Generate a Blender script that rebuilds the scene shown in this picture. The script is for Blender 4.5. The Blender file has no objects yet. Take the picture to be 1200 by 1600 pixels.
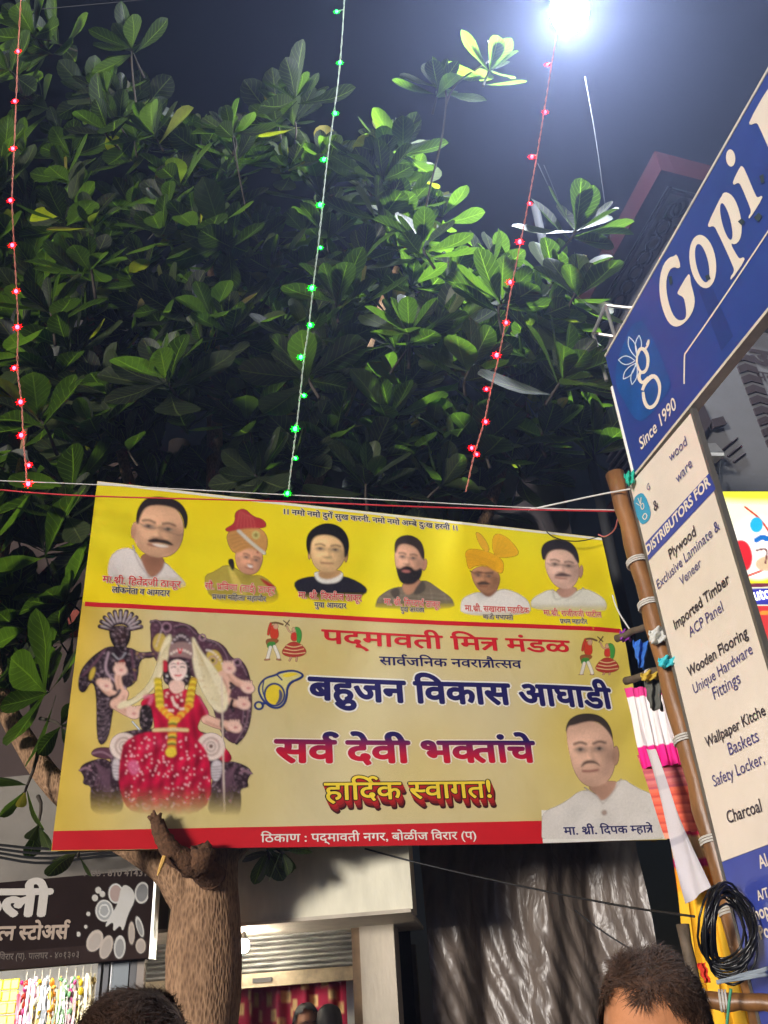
import bpy, bmesh, math, random, re
import numpy as np
from mathutils import Vector, Matrix, Quaternion
random.seed(7); rng = np.random.default_rng(7)
S = bpy.context.scene; COL = S.collection
# ------------------------------------------------------------------ camera, world, sun, exposure
up = np.array([-167, 2305, -1400.0]); up /= np.linalg.norm(up)
fw = np.array([0, 0, -1.0]); yc = fw - (fw @ up) * up; yc /= np.linalg.norm(yc); xc = np.cross(yc, up)
RM = np.array([xc, yc, up]); CAM = np.array([0, 0, 1.5])
cam = bpy.data.cameras.new('camera'); cam.sensor_fit = 'VERTICAL'; cam.sensor_height = 36; cam.lens = 1400 / 1600 * 36
cam.clip_start = 0.05; cam.clip_end = 2000
co = bpy.data.objects.new('camera', cam); COL.objects.link(co)
m4 = Matrix(RM.tolist()).to_4x4(); m4.translation = CAM; co.matrix_world = m4; S.camera = co
SUN_AZ, SUN_EL = math.radians(-35), math.radians(2.8)         # azimuth of the light, measured from straight behind the camera
sd = Vector((math.sin(SUN_AZ) * math.cos(SUN_EL), -math.cos(SUN_AZ) * math.cos(SUN_EL), math.sin(SUN_EL)))
W = bpy.data.worlds.new('World'); S.world = W; W.use_nodes = True
nt = W.node_tree; sky = nt.nodes.new('ShaderNodeTexSky'); sky.sky_type = 'NISHITA'; sky.sun_disc = False
sky.sun_elevation = SUN_EL; sky.sun_rotation = math.atan2(sd.x, sd.y)
bg = nt.nodes['Background']; bg.inputs[1].default_value = 0.0012; nt.links.new(sky.outputs[0], bg.inputs[0])
sl = bpy.data.lights.new('sun', 'SUN'); sl.energy = 2.4; sl.angle = math.radians(10); sl.color = (1.0, 0.93, 0.84)
so = bpy.data.objects.new('sun', sl); COL.objects.link(so); so.rotation_euler = (-sd).to_track_quat('-Z', 'Y').to_euler()
S.view_settings.view_transform = 'Standard'; S.view_settings.look = 'None'; S.view_settings.gamma = 1; S.view_settings.exposure = 1.25
S.cycles.max_bounces = 4; S.cycles.diffuse_bounces = 2; S.cycles.glossy_bounces = 2; S.cycles.use_light_tree = False; S.cycles.adaptive_threshold = .02; S.cycles.volume_bounces = 0; S.cycles.transparent_max_bounces = 16; S.cycles.use_denoising = True
S.cycles.sample_clamp_indirect = 4

# ------------------------------------------------------------------ measuring helpers
def ray(px, py):
    return RM @ np.array([px - 600, 800 - py, -1400.0])
def at(px, py, Y):
    d = ray(px, py); return CAM + d * (Y / d[1])
def plane_hit(px, py, p0, n):
    px = np.asarray(px, float); py = np.asarray(py, float)
    d = np.stack([px - 600, 800 - py, np.full_like(px, -1400.0)], -1) @ RM.T
    return CAM + d * (((p0 - CAM) @ n) / (d @ n))[..., None]
def lin(c):
    c = np.asarray(c, float) / 255.0
    return np.where(c <= .04045, c / 12.92, ((c + .055) / 1.055) ** 2.4)

# ------------------------------------------------------------------ materials
MATS = {}
def node(nt, t, **kw):
    n = nt.nodes.new(t)
    for k, v in kw.items(): setattr(n, k, v)
    return n
def mat(name, rgb=(200, 200, 200), rough=.6, metal=0, vary=.12, scale=8, bump=0, bscale=40, spec=.5, emit=0, ecol=None, trans=0, sheen=0, stretch=(1, 1, 1), raw=None):
    if name in MATS: return MATS[name]
    m = bpy.data.materials.new(name); m.use_nodes = True; t = m.node_tree; p = t.nodes['Principled BSDF']
    c = lin(rgb) if raw is None else np.array(raw)
    tc = node(t, 'ShaderNodeTexCoord'); mp = node(t, 'ShaderNodeMapping'); mp.inputs['Scale'].default_value = stretch
    t.links.new(tc.outputs['Object'], mp.inputs[0])
    nz = node(t, 'ShaderNodeTexNoise'); nz.inputs['Scale'].default_value = scale; nz.inputs['Detail'].default_value = 5; nz.inputs['Roughness'].default_value = .65
    t.links.new(mp.outputs[0], nz.inputs[0])
    cr = node(t, 'ShaderNodeValToRGB'); cr.color_ramp.elements[0].position = .3; cr.color_ramp.elements[1].position = .7
    cr.color_ramp.elements[0].color = (*np.clip(c * (1 - vary), 0, 1), 1); cr.color_ramp.elements[1].color = (*np.clip(c * (1 + vary * .7), 0, 1), 1)
    t.links.new(nz.outputs['Fac'], cr.inputs[0]); t.links.new(cr.outputs[0], p.inputs['Base Color'])
    p.inputs['Roughness'].default_value = rough; p.inputs['Metallic'].default_value = metal; p.inputs['Specular IOR Level'].default_value = spec
    if sheen: p.inputs['Sheen Weight'].default_value = sheen
    if bump:
        b = node(t, 'ShaderNodeBump'); b.inputs['Strength'].default_value = bump; b.inputs['Distance'].default_value = .01
        n2 = node(t, 'ShaderNodeTexNoise'); n2.inputs['Scale'].default_value = bscale; n2.inputs['Detail'].default_value = 6
        t.links.new(mp.outputs[0], n2.inputs[0]); t.links.new(n2.outputs['Fac'], b.inputs['Height']); t.links.new(b.outputs[0], p.inputs['Normal'])
    if emit:
        p.inputs['Emission Color'].default_value = (*(lin(ecol) if ecol is not None else c), 1); p.inputs['Emission Strength'].default_value = emit
    if trans:
        tr = node(t, 'ShaderNodeBsdfTranslucent'); t.links.new(cr.outputs[0], tr.inputs[0]); mx = node(t, 'ShaderNodeMixShader'); mx.inputs[0].default_value = trans
        t.links.new(p.outputs[0], mx.inputs[1]); t.links.new(tr.outputs[0], mx.inputs[2]); t.links.new(mx.outputs[0], t.nodes['Material Output'].inputs[0])
    if name.startswith('led_') or name == 'lit_white': m.cycles.emission_sampling = 'NONE'
    MATS[name] = m; return m
def print_mat(name, rough=.42, emit=0, bump=0):
    """printed sheet: colour and cut-out come from the print stored on the mesh"""
    if name in MATS: return MATS[name]
    m = bpy.data.materials.new(name); m.use_nodes = True; t = m.node_tree; p = t.nodes['Principled BSDF']
    a = node(t, 'ShaderNodeAttribute', attribute_name='Col'); p.inputs['Roughness'].default_value = rough; p.inputs['Specular IOR Level'].default_value = .4
    tc = node(t, 'ShaderNodeTexCoord'); nz = node(t, 'ShaderNodeTexNoise'); nz.inputs['Scale'].default_value = 2.2; nz.inputs['Detail'].default_value = 6
    t.links.new(tc.outputs['Object'], nz.inputs[0]); mr = node(t, 'ShaderNodeMapRange'); mr.inputs['To Min'].default_value = .9; mr.inputs['To Max'].default_value = 1.06
    t.links.new(nz.outputs['Fac'], mr.inputs[0]); vm = node(t, 'ShaderNodeVectorMath', operation='SCALE'); t.links.new(a.outputs['Color'], vm.inputs[0]); t.links.new(mr.outputs[0], vm.inputs['Scale'])
    t.links.new(vm.outputs[0], p.inputs['Base Color'])
    if bump:
        wv = node(t, 'ShaderNodeTexNoise'); wv.inputs['Scale'].default_value = 5; wv.inputs['Detail'].default_value = 3; t.links.new(tc.outputs['Object'], wv.inputs[0])
        b = node(t, 'ShaderNodeBump'); b.inputs['Strength'].default_value = bump; b.inputs['Distance'].default_value = .02; t.links.new(wv.outputs['Fac'], b.inputs['Height']); t.links.new(b.outputs[0], p.inputs['Normal'])
    if emit: t.links.new(a.outputs['Color'], p.inputs['Emission Color']); p.inputs['Emission Strength'].default_value = emit; m.cycles.emission_sampling = 'NONE'
    tr = node(t, 'ShaderNodeBsdfTransparent'); mx = node(t, 'ShaderNodeMixShader')
    t.links.new(a.outputs['Alpha'], mx.inputs[0]); t.links.new(tr.outputs[0], mx.inputs[1]); t.links.new(p.outputs[0], mx.inputs[2]); t.links.new(mx.outputs[0], t.nodes['Material Output'].inputs[0])
    MATS[name] = m; return m

# ------------------------------------------------------------------ object helpers
def tag(o, label=None, cat=None, group=None, kind=None):
    for k, v in (('label', label), ('category', cat), ('group', group), ('kind', kind)):
        if v: o[k] = v
    return o
def thing(name, label, cat, loc=(0, 0, 0), group=None):
    o = bpy.data.objects.new(name, None); COL.objects.link(o); o.location = [float(v) for v in loc]; o.empty_display_size = .1
    return tag(o, label, cat, group)
def link(name, me, m=None, parent=None):
    o = bpy.data.objects.new(name, me); COL.objects.link(o)
    if m and not me.materials: me.materials.append(m)
    if parent is not None:
        o.parent = parent; q = parent; off = Vector((0, 0, 0))
        while q is not None: off += q.location; q = q.parent
        o.location = -off
    return o
class MB:
    def __init__(s): s.v = []; s.f = []
    def add(s, vs, fs):
        b = len(s.v); s.v += [tuple(float(c) for c in p) for p in vs]; s.f += [tuple(b + i for i in f) for f in fs]; return s
    def box(s, c, size, ax=None, bev=0):
        h = np.array(size) / 2; A = np.eye(3) if ax is None else np.array(ax, float); c = np.array(c, float)
        if not bev:
            vs = [c + A.T @ (np.array(k) * h) for k in ((-1,-1,-1),(1,-1,-1),(1,1,-1),(-1,1,-1),(-1,-1,1),(1,-1,1),(1,1,1),(-1,1,1))]
            return s.add(vs, [(0,3,2,1),(4,5,6,7),(0,1,5,4),(1,2,6,5),(2,3,7,6),(3,0,4,7)])
        bm = bmesh.new(); bmesh.ops.create_cube(bm, size=1)
        for v in bm.verts: v.co = Vector(np.array(v.co) * h * 2)
        bmesh.ops.bevel(bm, geom=bm.edges[:], offset=bev, segments=2, affect='EDGES', profile=.5); bm.verts.index_update()
        s.add([c + A.T @ np.array(v.co) for v in bm.verts], [[v.index for v in f.verts] for f in bm.faces]); bm.free(); return s
    def tube(s, pts, r, n=8, cap=True, wob=0):
        P = [np.array(p, float) for p in pts]; k = len(P); R = r if hasattr(r, '__len__') else [r] * k
        T = [P[min(i+1, k-1)] - P[max(i-1, 0)] for i in range(k)]; T = [t / (np.linalg.norm(t) + 1e-9) for t in T]
        a = np.cross(T[0], [0, 0, 1.0]); a = a if np.linalg.norm(a) > .05 else np.cross(T[0], [1.0, 0, 0]); a /= np.linalg.norm(a)
        vs = []
        for i in range(k):
            a = a - (a @ T[i]) * T[i]; a /= np.linalg.norm(a) + 1e-9; b = np.cross(T[i], a)
            for j in range(n):
                t = 2 * math.pi * j / n; q = R[i] * (1 + (random.uniform(-wob, wob) if wob else 0)); vs.append(P[i] + q * (a * math.cos(t) + b * math.sin(t)))
        fs = [(i*n+j, i*n+(j+1) % n, (i+1)*n+(j+1) % n, (i+1)*n+j) for i in range(k-1) for j in range(n)]
        if cap: fs += [tuple(range(n))[::-1], tuple((k-1)*n + j for j in range(n))]
        return s.add(vs, fs)
    def ball(s, c, r, n=12, m=8, sc=(1, 1, 1), ax=None):
        A = np.eye(3) if ax is None else np.array(ax, float); vs = []; c = np.array(c, float)
        for i in range(m + 1):
            ph = math.pi * i / m
            for j in range(n):
                th = 2 * math.pi * j / n
                vs.append(c + A.T @ (np.array([math.sin(ph)*math.cos(th)*sc[0], math.sin(ph)*math.sin(th)*sc[1], math.cos(ph)*sc[2]]) * r))
        return s.add(vs, [(i*n+j, (i+1)*n+j, (i+1)*n+(j+1) % n, i*n+(j+1) % n) for i in range(m) for j in range(n)])
    def poly(s, pts): 
        return s.add(pts, [tuple(range(len(pts)))])
    def slab(s, quad, n, th):
        """a plate: four or more corners, thickened by th along -n"""
        q = [np.array(p, float) for p in quad]; n = np.array(n, float); k = len(q)
        return s.add(q + [p - n * th for p in q], [tuple(range(k)), tuple(range(2*k-1, k-1, -1))] + [(i, i+k, (i+1) % k + k, (i+1) % k) for i in range(k)])
    def mesh(s, name, smooth=False):
        me = bpy.data.meshes.new(name); me.from_pydata(s.v, [], s.f); me.update()
        if smooth: me.polygons.foreach_set('use_smooth', [True] * len(me.polygons))
        return me
    def build(s, name, m, parent=None, smooth=False): return link(name, s.mesh(name, smooth), m, parent)
def grid_mesh(name, P, col=None, alpha=None, smooth=True, uv=None):
    """P (h,w,3) points -> mesh; drops clear cells of a print"""
    h, w = P.shape[:2]; idx = np.arange(h * w).reshape(h, w)
    f = np.stack([idx[:-1, :-1], idx[1:, :-1], idx[1:, 1:], idx[:-1, 1:]], -1).reshape(-1, 4)
    if alpha is not None:
        a = alpha.reshape(-1); f = f[a[f].max(1) > .02]
    me = bpy.data.meshes.new(name); me.vertices.add(h * w); me.vertices.foreach_set('co', P.reshape(-1).astype('f'))
    me.loops.add(f.size); me.loops.foreach_set('vertex_index', f.reshape(-1).astype('i'))
    me.polygons.add(len(f)); me.polygons.foreach_set('loop_start', np.arange(0, f.size, 4, dtype='i')); me.polygons.foreach_set('loop_total', np.full(len(f), 4, 'i'))
    me.update(calc_edges=True)
    if smooth: me.polygons.foreach_set('use_smooth', np.ones(len(f), bool))
    if col is not None:
        a = me.color_attributes.new('Col', 'FLOAT_COLOR', 'POINT'); al = np.ones((h, w)) if alpha is None else alpha
        a.data.foreach_set('color', np.concatenate([col.reshape(-1, 3), al.reshape(-1, 1)], 1).astype('f').reshape(-1))
    return me
def smooth_line(pts, k=2):
    P = [np.array(p, float) for p in pts]
    for _ in range(k):
        Q = [P[0]]
        for a, b in zip(P[:-1], P[1:]): Q += [a * .75 + b * .25, a * .25 + b * .75]
        P = Q + [P[-1]]
    return P
def chaikin(pts, k=2):
    P = np.array(pts, float)
    for _ in range(k):
        Q = np.roll(P, -1, 0); P = np.stack([P * .75 + Q * .25, P * .25 + Q * .75], 1).reshape(-1, P.shape[1])
    return P

# ------------------------------------------------------------------ lettering (glyph outlines, joined into words with half forms, reph and rakar)
GL = {}
def glyph(ch):
    if ch in GL: return GL[ch]
    def ev(body):
        cu = bpy.data.curves.new('t', 'FONT'); cu.body = body; cu.resolution_u = 3; o = bpy.data.objects.new('t', cu); COL.objects.link(o)
        me = bpy.data.meshes.new_from_object(o.evaluated_get(bpy.context.evaluated_depsgraph_get()))
        v = np.array([x.co[:2] for x in me.vertices]).reshape(-1, 2); f = [tuple(p.vertices) for p in me.polygons]
        bpy.data.objects.remove(o); bpy.data.curves.remove(cu); bpy.data.meshes.remove(me); return v, f
    if '|' not in GL: GL['|'] = (*ev('|'), .3)
    v, f = ev(ch); b, _ = ev(ch + '|'); GL[ch] = (v, f, b[:, 0].max() - GL['|'][0][:, 0].max()); return GL[ch]
def clip_x(v, f, x):
    bm = bmesh.new(); vs = [bm.verts.new((a, b, 0)) for a, b in v]
    for q in f:
        try: bm.faces.new([vs[i] for i in q])
        except ValueError: pass
    bmesh.ops.bisect_plane(bm, geom=bm.verts[:] + bm.edges[:] + bm.faces[:], plane_co=(x, 0, 0), plane_no=(1, 0, 0), clear_outer=True)
    bm.verts.index_update(); r = np.array([p.co[:2] for p in bm.verts]).reshape(-1, 2), [tuple(p.index for p in q.verts) for q in bm.faces]; bm.free(); return r
def stroke2(pts, w, taper=0):
    P = np.array(smooth_line(pts, 2)); T = np.gradient(P, axis=0); T /= np.linalg.norm(T, axis=1)[:, None] + 1e-9; N = np.stack([-T[:, 1], T[:, 0]], 1)
    k = len(P); ww = w * (1 - taper * np.abs(np.linspace(-1, 1, k)) ** 2) if not hasattr(w, '__len__') else np.interp(np.linspace(0, 1, k), np.linspace(0, 1, len(w)), w)
    ww = np.broadcast_to(ww, (k,)); A = P + N * ww[:, None] / 2; B = P - N * ww[:, None] / 2
    return np.concatenate([A, B]), [(i, i + 1, k + i + 1, k + i) for i in range(k - 1)]
CONS = set(chr(c) for c in range(0x915, 0x93a)); VIR = '\u094d'; MAT_ = set('ािीुूृेैोौंःँॅॉ')
HALF = {'क': .60, 'म': .70, 'त': .62, 'स': .72, 'न': .66, 'व': .66, 'प': .66, 'ष': .66, 'श': .74, 'ल': .75, 'ध': .66, 'थ': .68, 'ब': .66, 'ज': .72, 'ण': .7}
def word_shapes(s):
    """[(verts, faces)] and the advance"""
    out = []; x = 0.0; i = 0
    def put(v, f, dx): out.append((v + np.array([dx, 0]), f))
    while i < len(s):
        ch = s[i]
        if ch not in CONS:
            v, f, a = glyph(ch) if ch != ' ' else (None, None, .26)
            if v is not None and len(v): put(v, f, x)
            x += a; i += 1; continue
        cl = [ch]; i += 1
        while i + 1 < len(s) and s[i] == VIR and s[i+1] in CONS: cl.append(s[i+1]); i += 2
        marks = ''
        if i < len(s) and s[i] == VIR: marks += VIR; i += 1
        while i < len(s) and s[i] in MAT_: marks += s[i]; i += 1
        reph = len(cl) > 1 and cl[0] == 'र'
        if reph: cl = cl[1:]
        rakar = len(cl) > 1 and cl[-1] == 'र'
        if rakar: cl = cl[:-1]
        if 'ि' in marks: v, f, a = glyph('ि'); put(v, f, x); x += .259; marks = marks.replace('ि', '')
        for c in cl[:-1]:
            v, f, a = glyph(c)
            if c in HALF: hx = a * HALF[c]; v, f = clip_x(v, f, hx); put(v, f, x); x += hx
            else:
                put(v, f, x); x += a; v, f, _ = glyph(VIR); put(v, f, x)
        v, f, a = glyph(cl[-1])
        if rakar and cl[-1] == 'त':
            put(*stroke2([(0, .585), (.5, .585)], .075), x); put(*stroke2([(.40, .6), (.40, 0)], .085), x); put(*stroke2([(.03, .37), (.2, .38), (.4, .38)], .075), x); put(*stroke2([(.36, .36), (.2, .2), (.06, .03)], .08), x); a = .49
        else:
            put(v, f, x)
            if rakar: put(*stroke2([(a - .16, .24), (a - .3, .14), (a - .44, .02)], .075), x)
        x += a
        for c in marks: v, f, a = glyph(c); put(v, f, x); x += a
        if reph:
            e = .0 if not marks or marks[-1] not in 'ाीोौ' else -.02
            put(*stroke2([(-.1 + e, .6), (-.2 + e, .7), (-.17 + e, .83), (-.03 + e, .84), (.04 + e, .76)], .07), x)
    return out, x
def text2d(s, bold=0, zstep=.00002):
    """lettering as (N,3) verts (z = layering) and faces, plus width"""
    sh, w = word_shapes(s); V = []; F = []; b = 0
    offs = [(0, 0)] if not bold else [(0, 0), (bold, 0), (-bold, 0), (0, bold), (0, -bold), (bold*.7, bold*.7), (-bold*.7, bold*.7), (bold*.7, -bold*.7), (-bold*.7, -bold*.7)]
    for q, (v, f) in enumerate(sh):
        for k, o in enumerate(offs):
            V.append(np.column_stack([v + np.array(o), np.full(len(v), (k + (q % 2) * .5) * zstep)])); F += [tuple(b + i for i in t) for t in f]; b += len(v)
    return np.concatenate(V), F, w
ALLT = 'पद्मावती मित्र मंडळ सार्वजनिक नवरात्रौत्सव बहुजन विकास आघाडी सर्व देवी भक्तांचे हार्दिक स्वागत! ठिकाण : नगर, बोळींज (प) मा. श्री. दिपक म्हात्रे ।। नमो दुर्गे सुख करनी. अम्बे दुःख हरनी लोकनेता व आमदार सौ. प्रविणा ताई महिला महापौर ठाकूर युवा अध्यक्ष सखाराम सभापती राजीवजी पाटील रत्न स्टोअर्स पालघर ४०१३०३ उघड ऐ'
for ch in sorted(set(ALLT)):
    if ch != ' ': glyph(ch)

# ------------------------------------------------------------------ flat prints
class Paint:
    def __init__(s, X, Y, ox=0, oy=0, sc=1.0): s.x = (X - ox) * sc; s.y = (Y - oy) * sc; s.c = np.zeros(X.shape + (3,)); s.a = np.zeros(X.shape); s.first = True
    def over(s, m, rgb, cut=False):
        c = lin(rgb) if not isinstance(rgb, np.ndarray) or rgb.ndim == 1 else rgb; m = np.clip(m, 0, 1)
        if s.first: s.c[:] = c; s.first = False
        if cut: m = m * s.a
        k = np.where(s.a > 0, m / np.maximum(m + s.a * (1 - m), 1e-6), np.where(m > 0, 1, 0))[..., None]
        s.c = s.c * (1 - k) + c * k; s.a = m + s.a * (1 - m); return s
    def sd(s, pts, ch=2):
        P = chaikin(pts, ch) if ch else np.array(pts, float); d = np.full(s.x.shape, 1e18); ins = np.zeros(s.x.shape, bool)
        for a, b in zip(P, np.roll(P, -1, 0)):
            e = b - a; wx = s.x - a[0]; wy = s.y - a[1]; t = np.clip((wx*e[0] + wy*e[1]) / (e @ e + 1e-9), 0, 1); d = np.minimum(d, (wx - e[0]*t)**2 + (wy - e[1]*t)**2)
            if abs(e[1]) > 1e-9:
                c = (a[1] > s.y) != (b[1] > s.y); ins ^= c & (s.x < e[0] * (s.y - a[1]) / e[1] + a[0])
        return np.where(ins, -1, 1) * np.sqrt(d)
    def poly(s, pts, rgb, soft=5, op=1, ch=2, cut=False): return s.over(np.clip(.5 - s.sd(pts, ch) / soft, 0, 1) * op, rgb, cut)
    def ell(s, cx, cy, rx, ry, rgb, ang=0, soft=5, op=1, cut=False, ring=0):
        t = math.radians(ang); u = (s.x-cx)*math.cos(t) + (s.y-cy)*math.sin(t); v = -(s.x-cx)*math.sin(t) + (s.y-cy)*math.cos(t)
        d = (np.sqrt((u/rx)**2 + (v/ry)**2) - 1) * min(rx, ry)
        if ring: d = np.abs(d) - ring / 2
        return s.over(np.clip(.5 - d / soft, 0, 1) * op, rgb, cut)
    def line(s, pts, w, rgb, soft=4, op=1, cut=False, k=2):
        P = smooth_line(pts, k); d = np.full(s.x.shape, 1e18)
        for a, b in zip(P[:-1], P[1:]):
            e = b - a; wx = s.x - a[0]; wy = s.y - a[1]; t = np.clip((wx*e[0] + wy*e[1]) / (e @ e + 1e-9), 0, 1); d = np.minimum(d, (wx - e[0]*t)**2 + (wy - e[1]*t)**2)
        return s.over(np.clip(.5 - (np.sqrt(d) - w / 2) / soft, 0, 1) * op, rgb, cut)
    def fade(s, axis, a, b):
        v = s.y if axis == 'y' else s.x; s.a *= np.clip((b - v) / (b - a), 0, 1); return s
    def shade(s, cx, cy, r, k): s.c *= (1 + k * np.exp(-(((s.x-cx)/r)**2 + ((s.y-cy)/r)**2)))[..., None]; return s

# ================================================================== the setting
def struct(o): return tag(o, kind='structure')
g = MB(); g.poly([(-45, -41, 0), (45, -41, 0), (45, 49, 0), (-45, 49, 0)])
struct(g.build('ground', mat('earth', (92, 84, 74), .9, vary=.25, scale=1.5, bump=.4)))
g = MB(); g.box((-.2, .3, .004), (4.2, 60, .02)); struct(g.build('road', mat('asphalt', (62, 61, 60), .85, vary=.25, scale=20, bump=.6, bscale=120)))

# ================================================================== the banner
BD = np.array([math.sin(math.radians(70)), math.cos(math.radians(70)), 0]); BN = np.array([BD[1], -BD[0], 0]); B0 = at(80, 1330, 4.7); UZ = np.array([0, 0, 1.0])
BW, BH = 3.64, 2.235
def b_uv(px, py):
    q = plane_hit(px, py, B0, BN) - B0; return q @ BD, q[..., 2]
def sag(u, v):
    return (.004 * np.sin(u * 14 + v * 9) * np.exp(-((v - .05) / .3) ** 2) + .005 * np.sin((u + v) * 16) * np.exp(-(u / .35) ** 2) + .005 * np.sin((u * .8 - v) * 17) * np.exp(-((u - 3.6) / .3) ** 2) + .009 * np.sin(u * 2.1 + .6 + v * .5) + .006 * np.sin(u * 3.3 - v * 2.6 + 1) + .010 * np.exp(-((u - 3.45) / .25) ** 2) * np.sin(v * 5)) * np.minimum(1, np.minimum(v + .25, BH + .25 - v))
def b_pt(u, v, lift=0.0):
    u = np.asarray(u, float); v = np.asarray(v, float)
    return B0 + u[..., None] * BD + v[..., None] * UZ + (sag(u, v) + lift)[..., None] * BN
base = B0 + BD * 1.8; base[2] = B0[2]
banner = thing('flex_banner', 'wide yellow and cream printed event banner with portraits tied in front of the tree', 'banner', base)
nu, nv = 150, 92; U, V = np.meshgrid(np.linspace(0, BW, nu), np.linspace(BH, 0, nv))
tl = np.array([b_uv(152, 752), b_uv(940, 840), b_uv(1042, 1312), b_uv(80, 1330)])
def sheet_uv(U, V):
    fu = U / BW; fv = 1 - V / BH; a = (1-fu)[..., None]*(1-fv)[..., None]*tl[0] + fu[..., None]*(1-fv)[..., None]*tl[1] + fu[..., None]*fv[..., None]*tl[2] + (1-fu)[..., None]*fv[..., None]*tl[3]
    return a[..., 0], a[..., 1]
SU, SV = sheet_uv(U, V); P = b_pt(SU, SV)
def mixc(a, b, t): return a * (1 - t[..., None]) + b * t[..., None]
fu, fv = U / BW, 1 - V / BH
nz = sum(np.sin(fu * a + fv * b + c) for a, b, c in ((9, 7, 1), (15, -11, 2), (5, 17, 4), (23, 9, .5))) / 4
cream = lin((214, 200, 156)); gold = lin((222, 186, 62)); yel = lin((246, 218, 10)); yel2 = lin((244, 232, 40))
low = np.broadcast_to(cream, U.shape + (3,)); low = mixc(low, gold, np.clip(1 - fu / .13, 0, 1) ** .8); low = mixc(low, lin((222, 200, 70)), np.clip((fu - .72) / .28 + .12 * nz, 0, 1) * .95); low = mixc(low, lin((216, 190, 92)), np.clip(.25 + .35 * nz, 0, .55))
top = mixc(np.broadcast_to(yel, U.shape + (3,)), yel2, np.clip(.3 + .5 * nz + fu * .2, 0, 1))
bl_, br_ = b_uv(133, 944), b_uv(969.5, 987)
colr = np.where((SV > bl_[1] + (br_[1] - bl_[1]) * (SU - bl_[0]) / (br_[0] - bl_[0]))[..., None], top, low)
sheet = link('sheet', grid_mesh('sheet', P, colr, np.ones(U.shape)), print_mat('flex_print', bump=.35), banner)
def strip(name, pts, m, lift, parent=banner, n=40):
    """a printed band: photo-measured top edge (a->b) and bottom edge (d->c)"""
    a, b, c, d = [np.array(b_uv(*p)) for p in pts]; t = np.linspace(0, 1, n)[None, :, None]; s = np.linspace(0, 1, 6)[:, None, None]
    q = (a * (1-t) + b * t) * (1-s) + (d * (1-t) + c * t) * s; return link(name, grid_mesh(name, b_pt(q[..., 0], q[..., 1], lift)), m, parent)
RED = mat('print_red', (205, 28, 38), .45, vary=.06); NAVY = mat('print_navy', (34, 30, 92), .45, vary=.05); WHITE = mat('print_white', (236, 232, 222), .5, vary=.04); CRIM = mat('print_crimson', (208, 34, 44), .45, vary=.05)
strip('dividing_band', [(133, 940.5), (969, 983.5), (970, 990), (132, 947.5)], RED, .001)
strip('address_band', [(83.5, 1299), (846, 1282.5), (848, 1318), (81, 1329)], RED, .001)
strip('white_corner', [(846, 1266), (1034, 1262), (1041, 1311), (848, 1317.6)], WHITE, .0007)
strip('hem', [(152.3, 752.5), (940, 840.5), (940.5, 844), (152, 756.5)], WHITE, .001)
def b_text(name, s, HL, HR, hpx, m, bold=0, lift=.0026, outline=None, parent=banner, slant=0):
    """lettering between two points of its headline; hpx is headline-to-baseline in photo pixels"""
    A, Bq = np.array(b_uv(*HL)), np.array(b_uv(*HR)); D = np.array(b_uv(HL[0] - hpx * .1 * slant, HL[1] + hpx)) - A
    D[0] = 0 if not slant else D[0]
    for nm, b, mm, lf in ([('outline', outline[0], outline[1], lift - .0008)] if outline else []) + [(name, bold, m, lift)]:
        v, f, w = text2d(s, b)
        q = A[None] + (v[:, :1] / w) * (Bq - A)[None] + (1 - v[:, 1:2] / .622) * D[None]
        me = bpy.data.meshes.new(nm); me.from_pydata(b_pt(q[:, 0], q[:, 1], lf + v[:, 2]).tolist(), [], f); o = link(nm, me, mm, parent)
        o['label'] = 'printed words ' + s if len(s) < 40 else 'printed line of words'
        if nm != name: o['label'] = 'pale outline behind printed words'
    return o
gm = bpy.data.materials.new('print_gradient'); gm.use_nodes = True; t = gm.node_tree
tc = node(t, 'ShaderNodeTexCoord'); sx = node(t, 'ShaderNodeSeparateXYZ'); t.links.new(tc.outputs['Generated'], sx.inputs[0]); cr = node(t, 'ShaderNodeValToRGB')
cr.color_ramp.elements[0].position = .25; cr.color_ramp.elements[0].color = (*lin((196, 18, 48)), 1); cr.color_ramp.elements[1].position = .75; cr.color_ramp.elements[1].color = (*lin((38, 22, 88)), 1)
t.links.new(sx.outputs['Z'], cr.inputs[0]); t.links.new(cr.outputs[0], t.nodes['Principled BSDF'].inputs['Base Color']); t.nodes['Principled BSDF'].inputs['Roughness'].default_value = .45
OW = mat('print_halo', (238, 224, 206), .5, vary=.03)
b_text('lettering', 'पद्मावती मित्र मंडळ', (503, 983.6), (886, 1003.5), 20.5, CRIM, .02)
b_text('lettering', 'सार्वजनिक नवरात्रौत्सव', (593.3, 1025), (812, 1033.4), 12.5, NAVY, .014)
b_text('lettering', 'बहुजन विकास आघाडी', (483, 1058.5), (952, 1076.6), 33, NAVY, .036, outline=(.085, WHITE))
b_text('lettering', 'सर्व देवी भक्तांचे', (430.7, 1156.4), (831, 1160), 34, gm, .036, outline=(.07, OW))
b_text('lettering', 'ठिकाण : पद्मावती नगर, बोळींज विरार (प)', (407.7, 1304), (744, 1300), 12, WHITE, .014)
b_text('lettering', 'मा. श्री. दिपक म्हात्रे', (880, 1293), (1017, 1290), 11.5, NAVY, .02)
b_text('lettering', '।। नमो नमो दुर्गे सुख करनी. नमो नमो अम्बे दुःख हरनी ।।', (441, 795), (715, 822), 7.5, mat('print_ink', (28, 26, 40), .5), .02, outline=(.08, OW))
INK = mat('print_ink'); 
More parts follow.
